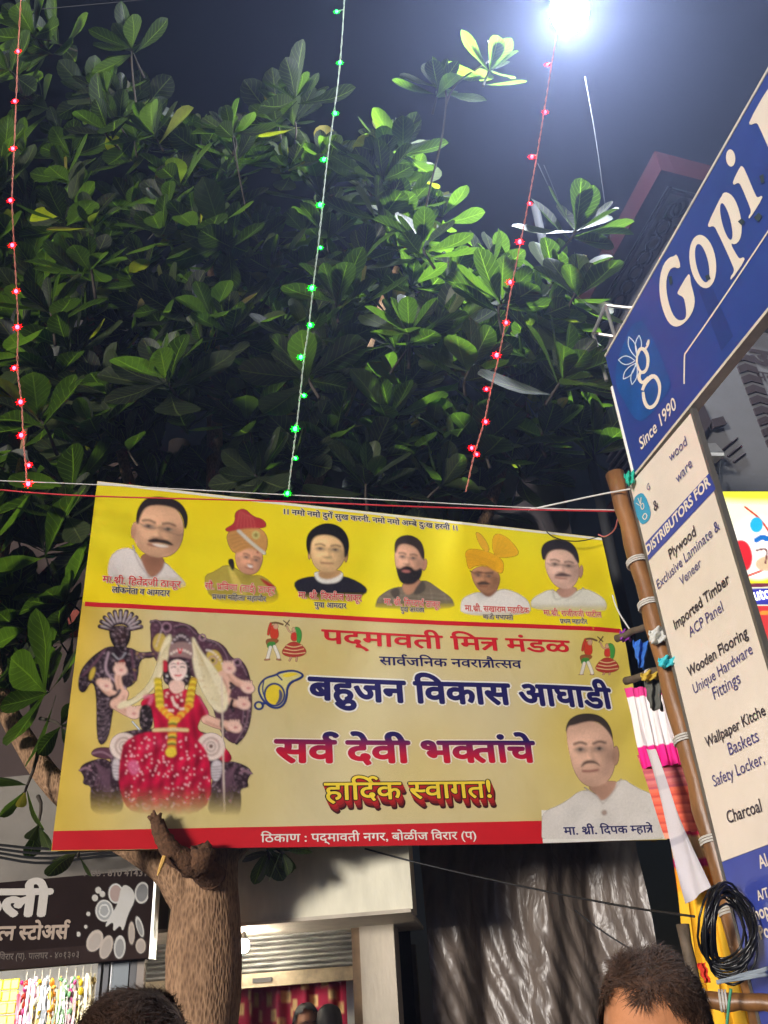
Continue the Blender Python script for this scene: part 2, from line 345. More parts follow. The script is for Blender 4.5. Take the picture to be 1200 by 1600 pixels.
for s, a, b, h, m in [('मा.श्री. हितेंद्रजी ठाकूर', (160.5, 901.5), (282.4, 909), 9, CRIM), ('लोकनेता व आमदार', (175, 918), (265, 923.4), 8, INK),
        ('सौ. प्रविणा (ताई) ठाकूर', (320, 910.5), (429.7, 918), 9, CRIM), ('प्रथम महिला महापौर', (331.5, 928.6), (415.5, 932.5), 7, INK),
        ('मा. श्री. क्षितीज ठाकूर', (466, 925), (565, 930), 9, CRIM), ('युवा आमदार', (491, 941), (541, 943), 7, INK),
        ('मा. श्री. सिध्दार्थ ठाकूर', (600, 935), (687.5, 940), 8.5, CRIM), ('युवा अध्यक्ष', (626, 948), (663, 949.5), 6.5, INK),
        ('मा.श्री. सखाराम महाडिक', (726, 945.8), (825, 951), 8, CRIM), ('माजी सभापती', (754, 960.5), (800, 962.5), 6.5, INK),
        ('मा.श्री. राजीवजी पाटील', (847, 954.5), (936, 959), 7.5, CRIM), ('प्रथम महापौर', (872.5, 969), (914, 970.5), 6, INK)]:
    b_text('caption', s, a, b, h * 1.08, m, .012, lift=.003, outline=(.055, OW))
# the greeting in display lettering with a stepped drop shape behind it
for k in range(5):
    dx, dy = 1.7 * (4 - k), 3.6 * (4 - k)
    b_text('greeting_drop', 'हार्दिक स्वागत!', (507 + dx, 1223.5 + dy), (768 + dx, 1221.6 + dy), 26, mat('print_drop%d' % k, [(60, 14, 16), (120, 18, 20), (160, 24, 26), (180, 30, 30), (30, 20, 14)][k], .5), .05, lift=.001 + .0005 * k)
b_text('greeting', 'हार्दिक स्वागत!', (507, 1223.5), (768, 1221.6), 26, mat('print_lemon', (240, 210, 60), .45, vary=.05), .016, lift=.004)

# ---- painted prints: shapes measured off the photograph, laid onto the sheet
def b_print(name, box, fn, label, step=1.3, lift=.0014, tr=(0, 0, 1), blur=1):
    x0, y0, x1, y1 = box; X, Y = np.meshgrid(np.arange(x0, x1, step), np.arange(y0, y1, step)); p = Paint(X, Y, *tr); fn(p); gr = rng.normal(0, 1, X.shape); gr = (gr + np.roll(gr, 1, 0) + np.roll(gr, 1, 1)) / 3; ks = [(rng.uniform(-.16, .16), rng.uniform(-.16, .16), rng.uniform(0, 6)) for _ in range(9)]; lf = sum(np.sin(X * a_ + Y * b_ + c_) for a_, b_, c_ in ks) / 9
    for _ in range(blur):
        c0 = p.c * p.a[..., None] + 1e-5 * p.c; a0 = p.a + 1e-5
        for ax_i in (0, 1): c0 = (np.roll(c0, 1, ax_i) + 2 * c0 + np.roll(c0, -1, ax_i)) / 4; a0 = (np.roll(a0, 1, ax_i) + 2 * a0 + np.roll(a0, -1, ax_i)) / 4
        p.c = c0 / a0[..., None]
    lum = p.c.mean(-1); p.c = np.clip(p.c * (1 + .05 * gr + .10 * lf)[..., None] + (np.where(lum < .06, .012, 0) * np.abs(gr))[..., None], 0, 1)
    u, v = b_uv(X, Y); o = link(name, grid_mesh(name, b_pt(u, v, lift), p.c, p.a), print_mat('flex_print_cut'), banner); o['label'] = label; return o
def face(p, cx, cy, w, h, skin, ang=6, sx=1.0):
    """brows, eyes, nose and mouth inside a printed face of half-width w, half-height h"""
    dk = np.array(skin) * .28; t = math.radians(ang)
    def q(a, b): return cx + (a * math.cos(t) - b * math.sin(t)) * w, cy + (a * math.sin(t) + b * math.cos(t)) * h
    p.shade(*q(0, 0), w * 1.3, .16); p.shade(*q(-.7, 0), w * .7, .12); p.shade(*q(1.0, .3), w * .6, -.2); p.shade(*q(0, -1.05), w * .7, -.18); p.shade(*q(-.45, -.35), w * .6, .16); p.shade(*q(.85, .1), w * .42, -.34); p.shade(*q(-.95, .2), w * .3, -.22); p.shade(*q(0, .98), w * .5, -.30); p.shade(*q(-.45, .25), w * .26, .13); p.shade(*q(.4, .25), w * .24, .08); p.shade(*q(0, -.62), w * .4, .10); p.shade(*q(.02, .78), w * .2, .08); p.shade(*q(-.62, .62), w * .3, -.16); p.shade(*q(.66, .62), w * .3, -.22); p.shade(*q(.3, .42), w * .1, -.12); p.shade(*q(-.34, .42), w * .1, -.12)
    for e in (-1, 1): p.shade(*q(e * .18, -.08), w * .12, -.22); p.shade(*q(e * .42, .06), w * .16, -.12)
    for e in (-1, 1):
        x, y = q(e * .40, -.10); p.ell(x, y, w * .24, h * .1, np.array(skin) * .62, ang, soft=w * .18, op=.8); p.ell(x, y, w * .15, h * .042, (196, 176, 162), ang, soft=w*.08); p.ell(x, y, w * .085, h * .05, (30, 18, 14), ang, soft=w * .08); p.line([(x - w * .17, y + h * .005), (x, y - h * .045), (x + w * .17, y + h * .01)], h * .022, np.array(skin) * .3, soft=w * .06, op=.85)
        p.line([q(e * .66, -.27), q(e * .4, -.33), q(e * .16, -.26)], h * .07, dk, soft=w * .08, op=.9)
    p.line([q(.05, -.1), q(.1, .15), q(.16, .24)], w * .12, np.array(skin) * .72, soft=w * .2, op=.6); p.ell(*q(0, .29), w * .2, h * .05, np.array(skin) * .55, ang, soft=w * .1, op=.8); p.shade(*q(-.03, .18), w * .14, .18)
    p.line([q(-.32, .56), q(0, .58), q(.32, .55)], h * .06, np.array(skin) * np.array([.62, .42, .42]), soft=w * .08)
    return q
def m1(p):   # man in glasses, white collar (region 130,740 x3.871)
    p.poly([(150, 490), (290, 435), (370, 560), (480, 520), (560, 600), (640, 680), (560, 700), (150, 690)], (232, 222, 216), 10); p.line([(300, 440), (330, 540), (400, 630)], 8, (190, 178, 176)); p.line([(490, 540), (470, 600), (420, 640)], 8, (195, 182, 180))
    p.poly([(330, 480), (490, 500), (490, 570), (420, 640), (380, 600)], (170, 118, 92), 10)
    p.poly([(318, 305), (340, 200), (440, 170), (560, 200), (612, 300), (600, 420), (545, 495), (440, 515), (340, 470), (300, 390), (295, 320)], (226, 176, 140), 6); p.ell(306, 345, 16, 48, (214, 160, 128), 8)
    p.poly([(318, 305), (325, 220), (375, 150), (470, 138), (580, 165), (632, 240), (630, 310), (612, 345), (605, 270), (570, 215), (470, 190), (380, 200), (345, 260), (335, 310)], (38, 26, 24), 7)
    face(p, 452, 345, 150, 165, (226, 176, 140), 8)
    p.poly([(385, 405), (430, 390), (465, 400), (505, 400), (548, 430), (540, 438), (470, 418), (400, 420)], (52, 38, 34), 6); p.poly([(400, 424), (470, 428), (530, 442), (470, 450)], (240, 226, 214), 5)
    p.line([(340, 300), (395, 335), (455, 330), (470, 322), (505, 350), (580, 378), (605, 365)], 4, (120, 92, 80), op=.8); p.fade('y', 610, 720)
def m2(p):   # woman in a festive turban
    p.poly([(720, 620), (800, 590), (870, 540), (1000, 620), (1080, 610), (1160, 680), (1190, 760), (1100, 800), (780, 790)], (178, 158, 66), 10); p.poly([(870, 540), (920, 600), (1010, 760), (960, 790), (900, 660)], (214, 190, 90), 8); p.poly([(1055, 620), (1130, 660), (1180, 700), (1120, 690)], (170, 30, 40), 8)
    p.poly([(870, 520), (910, 510), (915, 580), (900, 590)], (40, 28, 24), 6)
    p.poly([(915, 480), (960, 440), (1040, 430), (1090, 480), (1080, 560), (1040, 610), (980, 610), (930, 570)], (214, 156, 124), 7)
    face(p, 1015, 522, 78, 92, (214, 156, 124), 14); p.poly([(985, 545), (1035, 560), (1010, 572)], (240, 230, 224), 4); p.ell(1056, 474, 6, 7, (150, 20, 30))
    p.poly([(862, 360), (940, 320), (1060, 320), (1115, 370), (1115, 450), (1090, 490), (1010, 440), (920, 490), (880, 440)], (206, 150, 84), 6)
    for k in range(5): p.line([(875 + 12*k, 380 + 22*k), (950 + 10*k, 360 + 18*k), (1020 + 12*k, 400 + 12 * k)], 5, (160, 104, 56), op=.6)
    p.line([(940, 345), (1020, 420), (1095, 480)], 20, (214, 206, 190)); p.ell(1045, 370, 24, 26, (200, 190, 120)); p.ell(1045, 370, 12, 13, (150, 130, 60))
    p.poly([(850, 335), (920, 300), (915, 230), (975, 205), (1030, 260), (1080, 270), (1110, 300), (1100, 330), (960, 330), (880, 355)], (176, 52, 56), 6)
    for k in range(6): p.line([(930 + 22*k, 325), (940 + 18*k, 270), (950 + 12*k, 225 + 6*k)], 5, (226, 120, 110), op=.55)
    p.fade('y', 680, 800)
def m3(p):   # young man, black jacket (420,770 x4)
    p.poly([(130, 565), (260, 515), (370, 540), (470, 510), (640, 600), (560, 660), (480, 690), (250, 680)], (30, 28, 40), 8)
    p.poly([(280, 505), (300, 490), (450, 490), (470, 510), (440, 560), (350, 570), (300, 550)], (240, 236, 226), 6); p.poly([(310, 480), (450, 480), (455, 510), (380, 545), (310, 530)], (206, 160, 110), 8)
    p.poly([(255, 330), (270, 265), (370, 240), (470, 280), (490, 360), (470, 430), (420, 490), (350, 500), (290, 470), (262, 400)], (232, 190, 138), 6); p.ell(485, 400, 10, 34, (214, 166, 118), 8); p.ell(254, 385, 9, 30, (214, 166, 118), 0)
    p.poly([(255, 400), (232, 335), (240, 260), (290, 210), (360, 186), (440, 205), (490, 260), (504, 330), (490, 400), (472, 410), (470, 340), (440, 290), (380, 262), (300, 265), (268, 300), (262, 360)], (20, 16, 18), 6)
    face(p, 368, 365, 118, 132, (232, 190, 138), 4); p.fade('y', 610, 690)
def m4(p):   # bearded man, checked shirt
    p.poly([(665, 700), (690, 640), (800, 580), (900, 600), (965, 530), (1080, 610), (1150, 660), (1170, 730), (670, 720)], (120, 106, 88), 8)
    for k in range(6): p.line([(690 + 80*k, 600), (700 + 84*k, 720)], 4, (170, 158, 138), op=.55, cut=True); p.line([(660, 600 + 26*k), (1180, 640 + 26*k)], 4, (170, 158, 138), op=.45, cut=True)
    p.poly([(820, 560), (960, 530), (930, 600), (860, 650)], (196, 142, 112), 8); p.poly([(750, 610), (815, 585), (825, 640), (790, 670)], (80, 70, 60), 6); p.poly([(965, 530), (990, 610), (920, 640), (900, 620)], (86, 76, 66), 6)
    p.poly([(785, 400), (795, 330), (860, 310), (940, 340), (970, 400), (965, 470), (930, 540), (870, 560), (820, 540), (795, 470)], (222, 170, 140), 6); p.ell(974, 450, 14, 36, (206, 150, 122), 10)
    p.poly([(785, 370), (788, 300), (830, 268), (890, 264), (950, 300), (972, 360), (970, 430), (950, 400), (925, 345), (860, 318), (810, 325), (795, 380)], (56, 42, 38), 6)
    face(p, 868, 415, 86, 112, (222, 170, 140), 6)
    p.poly([(795, 455), (815, 480), (850, 455), (890, 460), (915, 490), (960, 460), (955, 520), (920, 565), (870, 576), (825, 560), (805, 510)], (34, 26, 26), 7); p.ell(858, 490, 26, 8, (196, 120, 112), 4); p.fade('y', 660, 740)
def m5(p):   # older man in saffron turban (690,800 x4)
    p.poly([(120, 560), (150, 525), (240, 495), (300, 530), (370, 475), (480, 510), (550, 570), (550, 650), (120, 650)], (238, 232, 224), 10); p.poly([(235, 500), (300, 545), (355, 480), (340, 440), (250, 450)], (150, 104, 78), 8)
    p.poly([(180, 360), (270, 330), (360, 380), (365, 440), (340, 490), (280, 515), (230, 490), (195, 430)], (182, 132, 98), 6); face(p, 262, 408, 84, 100, (182, 132, 98), 4)
    p.poly([(215, 445), (260, 432), (305, 445), (300, 455), (225, 456)], (80, 62, 54), 5); p.line([(180, 370), (215, 390), (240, 375), (285, 385), (325, 375)], 7, (60, 46, 40), op=.85)
    p.poly([(145, 230), (260, 235), (380, 290), (390, 360), (370, 392), (300, 350), (270, 330), (200, 340), (170, 365), (155, 310)], (240, 178, 32), 6); p.poly([(205, 120), (250, 140), (300, 220), (290, 260), (240, 220)], (236, 180, 50), 6); p.poly([(310, 200), (330, 130), (400, 150), (460, 210), (490, 270), (400, 290), (330, 280)], (240, 184, 40), 6)
    for k in range(5): p.line([(155, 260 + 20*k), (230, 275 + 14*k), (340, 320 + 12*k)], 5, (196, 130, 20), op=.6, cut=True); p.line([(330, 270), (360 + 24*k, 160 + 22*k)], 4, (206, 150, 30), op=.6, cut=True)
    p.fade('y', 620, 680)
def m6(p):   # stout man with glasses, white shirt
    p.poly([(550, 560), (600, 520), (690, 480), (770, 560), (870, 470), (1000, 530), (1030, 600), (1000, 640), (560, 620)], (236, 232, 216), 10); p.line([(690, 490), (700, 560), (750, 540)], 7, (190, 186, 172)); p.line([(880, 480), (850, 520), (770, 560)], 7, (200, 194, 180)); p.poly([(700, 480), (860, 470), (800, 540), (740, 545)], (196, 150, 130), 8)
    p.poly([(640, 330), (660, 250), (750, 225), (830, 270), (862, 350), (850, 430), (800, 490), (720, 480), (670, 420)], (226, 184, 164), 6); p.ell(868, 375, 12, 40, (206, 158, 136), 8)
    p.poly([(628, 300), (618, 225), (660, 180), (740, 168), (820, 195), (855, 260), (860, 330), (835, 300), (810, 250), (740, 232), (665, 245), (645, 300)], (46, 40, 44), 6)
    face(p, 748, 345, 108, 128, (226, 184, 164), 6); p.poly([(700, 395), (750, 380), (815, 400), (800, 408), (710, 406)], (90, 70, 68), 6); p.line([(655, 320), (690, 345), (730, 330), (770, 335), (810, 345), (845, 335)], 5, (110, 90, 88), op=.7); p.fade('y', 570, 650)
def m7(p):   # man in white kurta, lower right (820,1090 x5)
    p.poly([(130, 1000), (140, 890), (300, 830), (460, 700), (600, 790), (740, 620), (850, 700), (1030, 770), (1110, 1030), (1110, 1120), (130, 1150)], (226, 220, 212), 8); p.line([(465, 705), (560, 770), (605, 830)], 8, (190, 180, 172)); p.line([(745, 640), (690, 740), (608, 830)], 8, (186, 176, 168)); p.ell(618, 900, 22, 22, (170, 150, 136)); p.poly([(470, 690), (720, 640), (700, 720), (605, 825), (560, 760)], (186, 144, 122), 10)
    p.poly([(318, 280), (330, 215), (450, 180), (580, 190), (680, 300), (700, 420), (700, 560), (640, 670), (540, 705), (450, 680), (380, 580), (340, 420)], (214, 172, 148), 7); p.ell(708, 455, 26, 75, (200, 156, 132), 4)
    p.poly([(310, 290), (325, 190), (400, 135), (520, 122), (610, 150), (670, 230), (690, 340), (672, 300), (620, 230), (560, 182), (470, 190), (370, 222), (335, 225)], (62, 52, 48), 8)
    face(p, 505, 430, 185, 255, (214, 172, 148), -2); p.poly([(430, 555), (450, 505), (510, 490), (570, 510), (590, 545), (560, 520), (505, 508), (455, 530)], (92, 72, 62), 7)
for nm, bx, fn, lb, tr in [('portrait', (160, 770, 300, 932), m1, 'portrait of a smiling man with glasses and moustache', (130, 740, 3.871)), ('portrait', (310, 785, 445, 950), m2, 'portrait of a woman in a red and gold turban', (130, 740, 3.871)),
        ('portrait', (448, 812, 584, 950), m3, 'portrait of a young man in a black jacket', (420, 770, 4)), ('portrait', (583, 832, 716, 960), m4, 'portrait of a bearded man in checked shirt', (420, 770, 4)),
        ('portrait', (716, 826, 832, 972), m5, 'portrait of an older man in saffron turban', (690, 800, 4)), ('portrait', (822, 838, 952, 964), m6, 'portrait of a stout man in white shirt', (690, 800, 4)),
        ('portrait', (846, 1108, 1035, 1312), m7, 'large portrait of a man in a white collar', (820, 1090, 5))]:
    b_print(nm, bx, fn, lb, tr=tr)
def idol(p):   # printed picture of the enthroned idol (100,930 x3.75)
    DK, MD, HI = (44, 24, 34), (84, 48, 64), (176, 140, 156)
    # throne back
    p.poly([(500, 160), (560, 150), (640, 150), (760, 180), (800, 250), (930, 280), (985, 380), (1030, 370), (1080, 440), (1100, 560), (1100, 700), (1070, 820), (1000, 890), (900, 800), (840, 500), (560, 420), (505, 330), (510, 250)], MD, 8)
    p.poly([(830, 330), (900, 320), (935, 400), (930, 520), (880, 420), (840, 400)], (206, 178, 80), 8); p.ell(560, 280, 40, 55, (200, 172, 84), 10)
    for q in ([(510, 160), (560, 150), (600, 240)], [(650, 190), (720, 175), (780, 240)], [(800, 260), (900, 280), (960, 360), (975, 460)], [(990, 390), (1040, 400), (1075, 480)], [(1085, 640), (1080, 760), (1010, 870)], [(1000, 620), (1060, 640), (1050, 760)]): p.line(q, 16, DK, 6); p.line([(a - 5, b - 7) for a, b in q], 5, HI, 5, .8)
    for k in range(9): p.ell(835 + 13*k, 325 + 2*k*k*.8, 6, 6, (224, 214, 214)); p.ell(540 + 4*k, 300 - 12*k, 4, 4, (214, 200, 200))
    for cx, cy, r in ((600, 190, 26), (810, 250, 18), (1015, 395, 20), (870, 385, 24)): p.ell(cx, cy, r, r, HI, ring=7); p.ell(cx, cy, r * .4, r * .4, DK)
    # dark attendant figure at left
    p.poly([(290, 300), (400, 310), (440, 340), (540, 330), (530, 370), (440, 370), (430, 520), (330, 560), (290, 640), (260, 860), (190, 890), (190, 560), (160, 500), (120, 580), (80, 560), (90, 450), (150, 370), (240, 310)], DK, 8); p.ell(165, 460, 14, 40, (214, 184, 70), 18)
    p.poly([(265, 180), (390, 180), (390, 260), (350, 330), (300, 320), (265, 250)], (34, 20, 24), 8); p.ell(330, 235, 40, 50, (62, 38, 40), 0, 30)
    for k in range(11):
        a = math.radians(188 + 16.5 * k); p.line([(330 + 60*math.cos(a), 205 + 45*math.sin(a)), (330 + 122*math.cos(a), 200 + 105*math.sin(a))], 24, DK if k % 2 else (70, 50, 56), 5); p.line([(330 + 60*math.cos(a), 200 + 45*math.sin(a)), (330 + 112*math.cos(a), 195 + 96*math.sin(a))], 9, (206, 192, 196), 5, .85)
    for k in range(9): p.line([(195, 600 + 30*k), (225, 618 + 30*k), (262, 600 + 26*k)], 4, (150, 130, 140), 5, .7)
    for q in ([(240, 320), (180, 400), (110, 470)], [(420, 345), (480, 350), (530, 345)], [(395, 320), (405, 420), (420, 500)]): p.line(q, 12, (128, 88, 106), 10, .7)
    p.line([(260, 340), (235, 440), (290, 500), (360, 550)], 14, (204, 176, 190), 8, .7); p.line([(285, 345), (325, 390), (360, 340)], 7, (190, 190, 200), 6, .8); p.ell(335, 420, 24, 40, (150, 60, 50), 10, 10)
    # seat base and lions
    p.poly([(270, 840), (420, 780), (900, 800), (930, 960), (920, 1100), (270, 1080)], (60, 34, 44), 10)
    for e in (0, 1):
        q = lambda pts: [(x if not e else 1190 - x, y if not e else y + 15) for x, y in pts]
        p.poly(q([(85, 1020), (130, 980), (240, 950), (310, 1020), (340, 1150), (350, 1290), (160, 1290), (150, 1180), (160, 1120), (105, 1110), (120, 1070)]), (54, 30, 42), 8)
        for k in range(7): p.line(q([(180 + 14*k, 980 + 9*k), (210 + 9*k, 1040 + 14*k), (180 + 16*k, 1120 + 12*k)]), 7, (140, 104, 122), 7, .6)
        p.line(q([(90, 1030), (130, 1010), (160, 1030)]), 10, (170, 130, 146), 7, .8); p.ell(*q([(150, 1005)])[0], 7, 7, HI)
    p.poly([(155, 920), (200, 890), (300, 900), (290, 970), (170, 950)], (96, 58, 72), 8); p.line([(165, 930), (220, 915), (280, 950)], 8, HI, 6, .7)
    p.poly([(280, 960), (330, 960), (330, 1090), (285, 1080)], (206, 196, 200), 8); p.poly([(860, 970), (930, 970), (915, 1090), (860, 1090)], (206, 196, 200), 8)
    for k in range(5): p.line([(285, 1000 + 18*k), (330, 1005 + 18*k)], 4, (120, 100, 110)); p.line([(862, 1010 + 16*k), (918, 1005 + 16*k)], 4, (120, 100, 110))
    # arms
    SK = (232, 186, 164)
    for q, w in (([(300, 640), (400, 700), (450, 680)], 62), ([(210, 510), (260, 570), (330, 600)], 44), ([(330, 450), (310, 490), (340, 580)], 40), ([(350, 580), (330, 640), (400, 690)], 56), ([(950, 440), (985, 500), (1080, 540)], 42), ([(940, 610), (1000, 640), (1070, 640)], 40), ([(830, 730), (900, 760), (1010, 775)], 56), ([(925, 470), (960, 540), (930, 620)], 50)): p.line(q, w, SK, 10); p.line([(a, b + w * .3) for a, b in q], w * .25, (176, 120, 104), 14, .6)
    for cx, cy in ((245, 530), (330, 440), (405, 695), (1075, 545), (1050, 640), (1000, 775), (965, 430)):
        p.ell(cx, cy, 42, 32, (240, 200, 184), 20, 10); p.ell(cx + 4, cy, 12, 10, (196, 90, 96), 0, 8, .7)
        for k in range(4): p.line([(cx - 20 + 14*k, cy - 8), (cx - 26 + 16*k, cy - 38)], 11, (236, 194, 176), 6)
    for q in ([(275, 600), (310, 590), (325, 560)], [(985, 620), (975, 650), (990, 680)], [(925, 730), (920, 770), (945, 800)], [(975, 520), (1000, 545), (975, 545)]): p.line(q, 18, (30, 16, 22), 6)
    # veil, body, sari
    p.poly([(640, 215), (580, 260), (520, 500), (400, 620), (330, 620), (300, 680), (420, 640), (540, 540), (600, 420)], (240, 228, 190), 12, .95); p.poly([(745, 215), (800, 330), (880, 420), (960, 560), (960, 680), (890, 700), (800, 560), (750, 420)], (240, 228, 192), 12, .95)
    for k in range(9): p.line([(650 - 8*k, 240 + 10*k), (590 - 14*k, 420 + 10*k), (470 - 14*k, 590 + 6*k)], 4, (198, 178, 126), 5, .55, cut=True); p.line([(748 + 6*k, 250 + 12*k), (800 + 10*k, 430 + 12*k), (840 + 12*k, 620 + 6*k)], 4, (198, 178, 126), 5, .55, cut=True)
    for k in range(60): x, y = [(random.uniform(400, 600), random.uniform(300, 620)), (random.uniform(770, 950), random.uniform(330, 690))][k % 2]; p.ell(x, y, 6, 5, (196, 160, 90), 0, 5, .5, cut=True)
    SR = (184, 18, 56)
    p.poly([(450, 620), (540, 570), (640, 540), (770, 570), (830, 660), (850, 700), (800, 720), (770, 800), (900, 850), (1000, 960), (930, 990), (860, 900), (520, 900), (530, 690), (450, 660)], SR, 8); p.line([(470, 600), (520, 590), (500, 640)], 22, (226, 120, 150), 12, .7); p.line([(790, 600), (820, 660), (840, 700)], 16, (214, 90, 126), 12, .6)
    p.poly([(440, 640), (520, 650), (520, 790), (440, 800)], (30, 14, 20), 8)
    for cx in (350, 860): p.ell(cx, 890, 82, 80, (236, 216, 206), 0, 8); p.ell(cx, 890, 48, 50, (170, 140, 128), 0, 6, .7, ring=12); p.ell(cx, 890, 26, 28, (150, 120, 110), 0, 6, .7, ring=8); p.ell(cx, 888, 12, 12, (120, 90, 80))
    p.poly([(350, 860), (450, 810), (560, 800), (700, 810), (800, 860), (860, 970), (860, 1290), (440, 1290), (350, 1240), (315, 1080), (330, 950)], (196, 20, 62), 8)
    for q, c in (([(560, 900), (520, 1050), (440, 1240)], (140, 10, 44)), ([(640, 960), (650, 1280)], (150, 12, 46)), ([(760, 900), (800, 1080), (800, 1280)], (140, 10, 44)), ([(370, 900), (345, 1050), (370, 1200)], (120, 8, 40)), ([(470, 900), (560, 860), (620, 860)], (226, 60, 100))): p.line(q, 34, c, 40, .6, cut=True)
    for k in range(190):
        x = random.uniform(360, 850); y = random.uniform(830, 1270); p.ell(x, y, 5, 5.5, (248, 200, 206), 0, 4, .9, cut=True)
    p.poly([(360, 990), (420, 960), (450, 1030), (400, 1070)], (226, 120, 160), 16, .7)
    # garlands
    for k in range(10):
        p.ell(548 + k * 1.5, 500 + 17*k, 24, 15, (234, 206, 60) if k % 2 else (196, 170, 40)); p.ell(756 - k * 3, 500 + 17*k, 24, 15, (234, 206, 60) if k % 2 else (196, 150, 40))
    for k in range(7): p.ell(575 + 11*k, 670 + 11*k, 24, 18, (236, 140, 40) if k % 2 else (240, 190, 60)); p.ell(735 - 13*k, 650 + 14*k, 22, 18, (230, 120, 40) if k % 2 else (236, 180, 60))
    for k in range(15): p.ell(636 - k * .6, 750 + 13*k, 26, 12, [(232, 200, 70), (110, 120, 50), (230, 130, 40)][k % 3])
    p.ell(625, 925, 32, 28, (234, 206, 60), 0, 7); p.line([(525, 795), (640, 790), (720, 795)], 20, (232, 204, 150), 8)
    for k in range(26): p.ell(600 + random.uniform(-8, 100), random.uniform(560, 690), 9, 9, (238, 214, 200) if k % 3 else (206, 40, 70), 0, 6, .9)
    # head
    p.poly([(575, 420), (620, 370), (720, 370), (745, 430), (740, 520), (700, 540), (620, 540), (580, 510)], (34, 18, 22), 8); p.poly([(620, 500), (700, 500), (710, 560), (650, 590), (610, 550)], (236, 196, 180), 8)
    p.poly([(612, 400), (660, 375), (712, 395), (722, 440), (705, 490), (665, 512), (630, 490), (614, 450)], (248, 218, 208), 6)
    for e in (-1, 1): p.line([(667 + e*14, 425), (667 + e*28, 421), (667 + e*40, 428)], 6, (40, 24, 28), 4); p.line([(667 + e*12, 408), (667 + e*28, 402), (667 + e*42, 410)], 4, (70, 40, 40), 4)
    p.line([(668, 430), (666, 450), (672, 456)], 4, (206, 160, 150), 4); p.line([(650, 472), (667, 477), (686, 471)], 8, (200, 40, 60), 4); p.ell(667, 403, 5, 8, (190, 20, 50)); p.ell(603, 478, 6, 6, (240, 236, 226)); p.ell(716, 478, 6, 6, (240, 236, 226))
    p.poly([(610, 370), (615, 300), (640, 250), (690, 225), (735, 255), (755, 310), (755, 385), (690, 360)], (150, 120, 116), 6); p.poly([(625, 290), (650, 235), (690, 210), (735, 240), (755, 290), (690, 270)], (70, 50, 56), 8)
    for k in range(8): p.ell(628 + 16*k, 345 - 22*math.sin(k * .45), 8, 8, (226, 206, 196), 0, 5); p.ell(632 + 15*k, 282 - 44*math.sin(k * .45), 7, 7, (190, 176, 180), 0, 5)
    p.line([(668, 318), (678, 350), (690, 318)], 9, (190, 30, 50), 4); p.line([(590, 395), (592, 440)], 26, (196, 40, 60), 8)
    p.line([(922, 480), (930, 900), (940, 1300)], 8, (224, 206, 190), 5); p.line([(400, 745), (440, 790)], 9, (210, 220, 232), 5)
    # carved relief on all the dark woodwork
    f1 = np.sin(p.x * .11 + 2.2 * np.sin(p.y * .045)) * np.sin(p.y * .12 + 2.0 * np.sin(p.x * .05)); f2 = np.sin(p.x * .24 + 3 * np.sin(p.y * .09 + 1)) * np.sin(p.y * .23 + 2.6 * np.sin(p.x * .1)); lum = p.c.mean(-1); dark = np.clip((.075 - lum) / .04, 0, 1) * (p.c[..., 0] < .14)
    rel = np.clip(f1 * .6 + f2 * .7, -1, 1.2); p.c = p.c + (dark * np.clip(rel - .25, 0, 1) ** 1.3)[..., None] * np.array([.50, .38, .44]); p.c = p.c * (1 - .55 * dark * np.clip(-rel, 0, 1))[..., None]
    cl = (p.c[..., 0] > .25) & (p.c[..., 1] < .06); fo = np.sin(p.x * .07 + p.y * .018 + 2 * np.sin(p.y * .012)) * np.sin(p.x * .031 - p.y * .02); p.c = np.where(cl[..., None], p.c * (1 + .42 * fo)[..., None], p.c)
    p.a *= np.clip((1290 - p.y) / 190, 0, 1) ** .8
b_print('idol_print', (118, 948, 402, 1282), idol, 'printed picture of a goddess idol in a crimson sari on a carved throne', tr=(100, 930, 3.75))
def dancers(p):
    p.line([(128, 95), (115, 130), (112, 160)], 14, (196, 60, 40)); p.poly([(125, 100), (170, 110), (178, 190), (120, 190)], (206, 64, 40), 5); p.ell(158, 112, 15, 17, (206, 160, 130)); p.line([(135, 92), (160, 88), (200, 100)], 10, (120, 90, 60))
    p.poly([(92, 185), (180, 188), (165, 215), (105, 240)], (150, 90, 50), 5); p.poly([(105, 205), (160, 205), (150, 235), (105, 250)], (70, 140, 60), 5); p.line([(125, 240), (112, 290), (108, 305)], 20, (226, 220, 206)); p.line([(150, 235), (170, 280), (175, 300)], 20, (226, 220, 206)); p.line([(92, 315), (118, 312)], 10, (170, 120, 90)); p.line([(165, 312), (185, 314)], 10, (170, 120, 90))
    p.line([(205, 78), (240, 105)], 5, (90, 70, 60)); p.line([(240, 75), (215, 110)], 5, (90, 70, 60)); p.line([(225, 115), (240, 145), (262, 150)], 9, (206, 160, 130)); p.poly([(250, 150), (285, 145), (290, 200), (248, 200)], (206, 60, 46), 5); p.ell(268, 132, 13, 15, (206, 160, 130))
    p.poly([(268, 115), (300, 115), (318, 150), (310, 210), (285, 220), (285, 150)], (70, 150, 66), 5)
    p.poly([(240, 205), (295, 205), (348, 255), (335, 285), (265, 302), (205, 288), (190, 262)], (178, 60, 46), 5)
    for k in range(3): p.line([(222 - 10*k, 228 + 20*k), (270, 240 + 20*k), (318 + 9*k, 225 + 22*k)], 5, (232, 206, 150))
    p.line([(250, 300), (240, 318)], 10, (206, 160, 130)); p.line([(285, 300), (282, 320)], 10, (206, 160, 130))
b_print('dancers_print', (412, 966, 482, 1036), dancers, 'small printed pair of folk dancers by the red heading', step=.8, blur=0, tr=(390, 950, 3.871))
X0 = 680 + (870 - 95) / 3.871 - 0
b_print('dancers_print', (902, 990, 968, 1056), dancers, 'small printed pair of folk dancers near the right edge', step=.8, blur=0, tr=(X0 - 0, 950 + 105 / 3.871, 3.98))
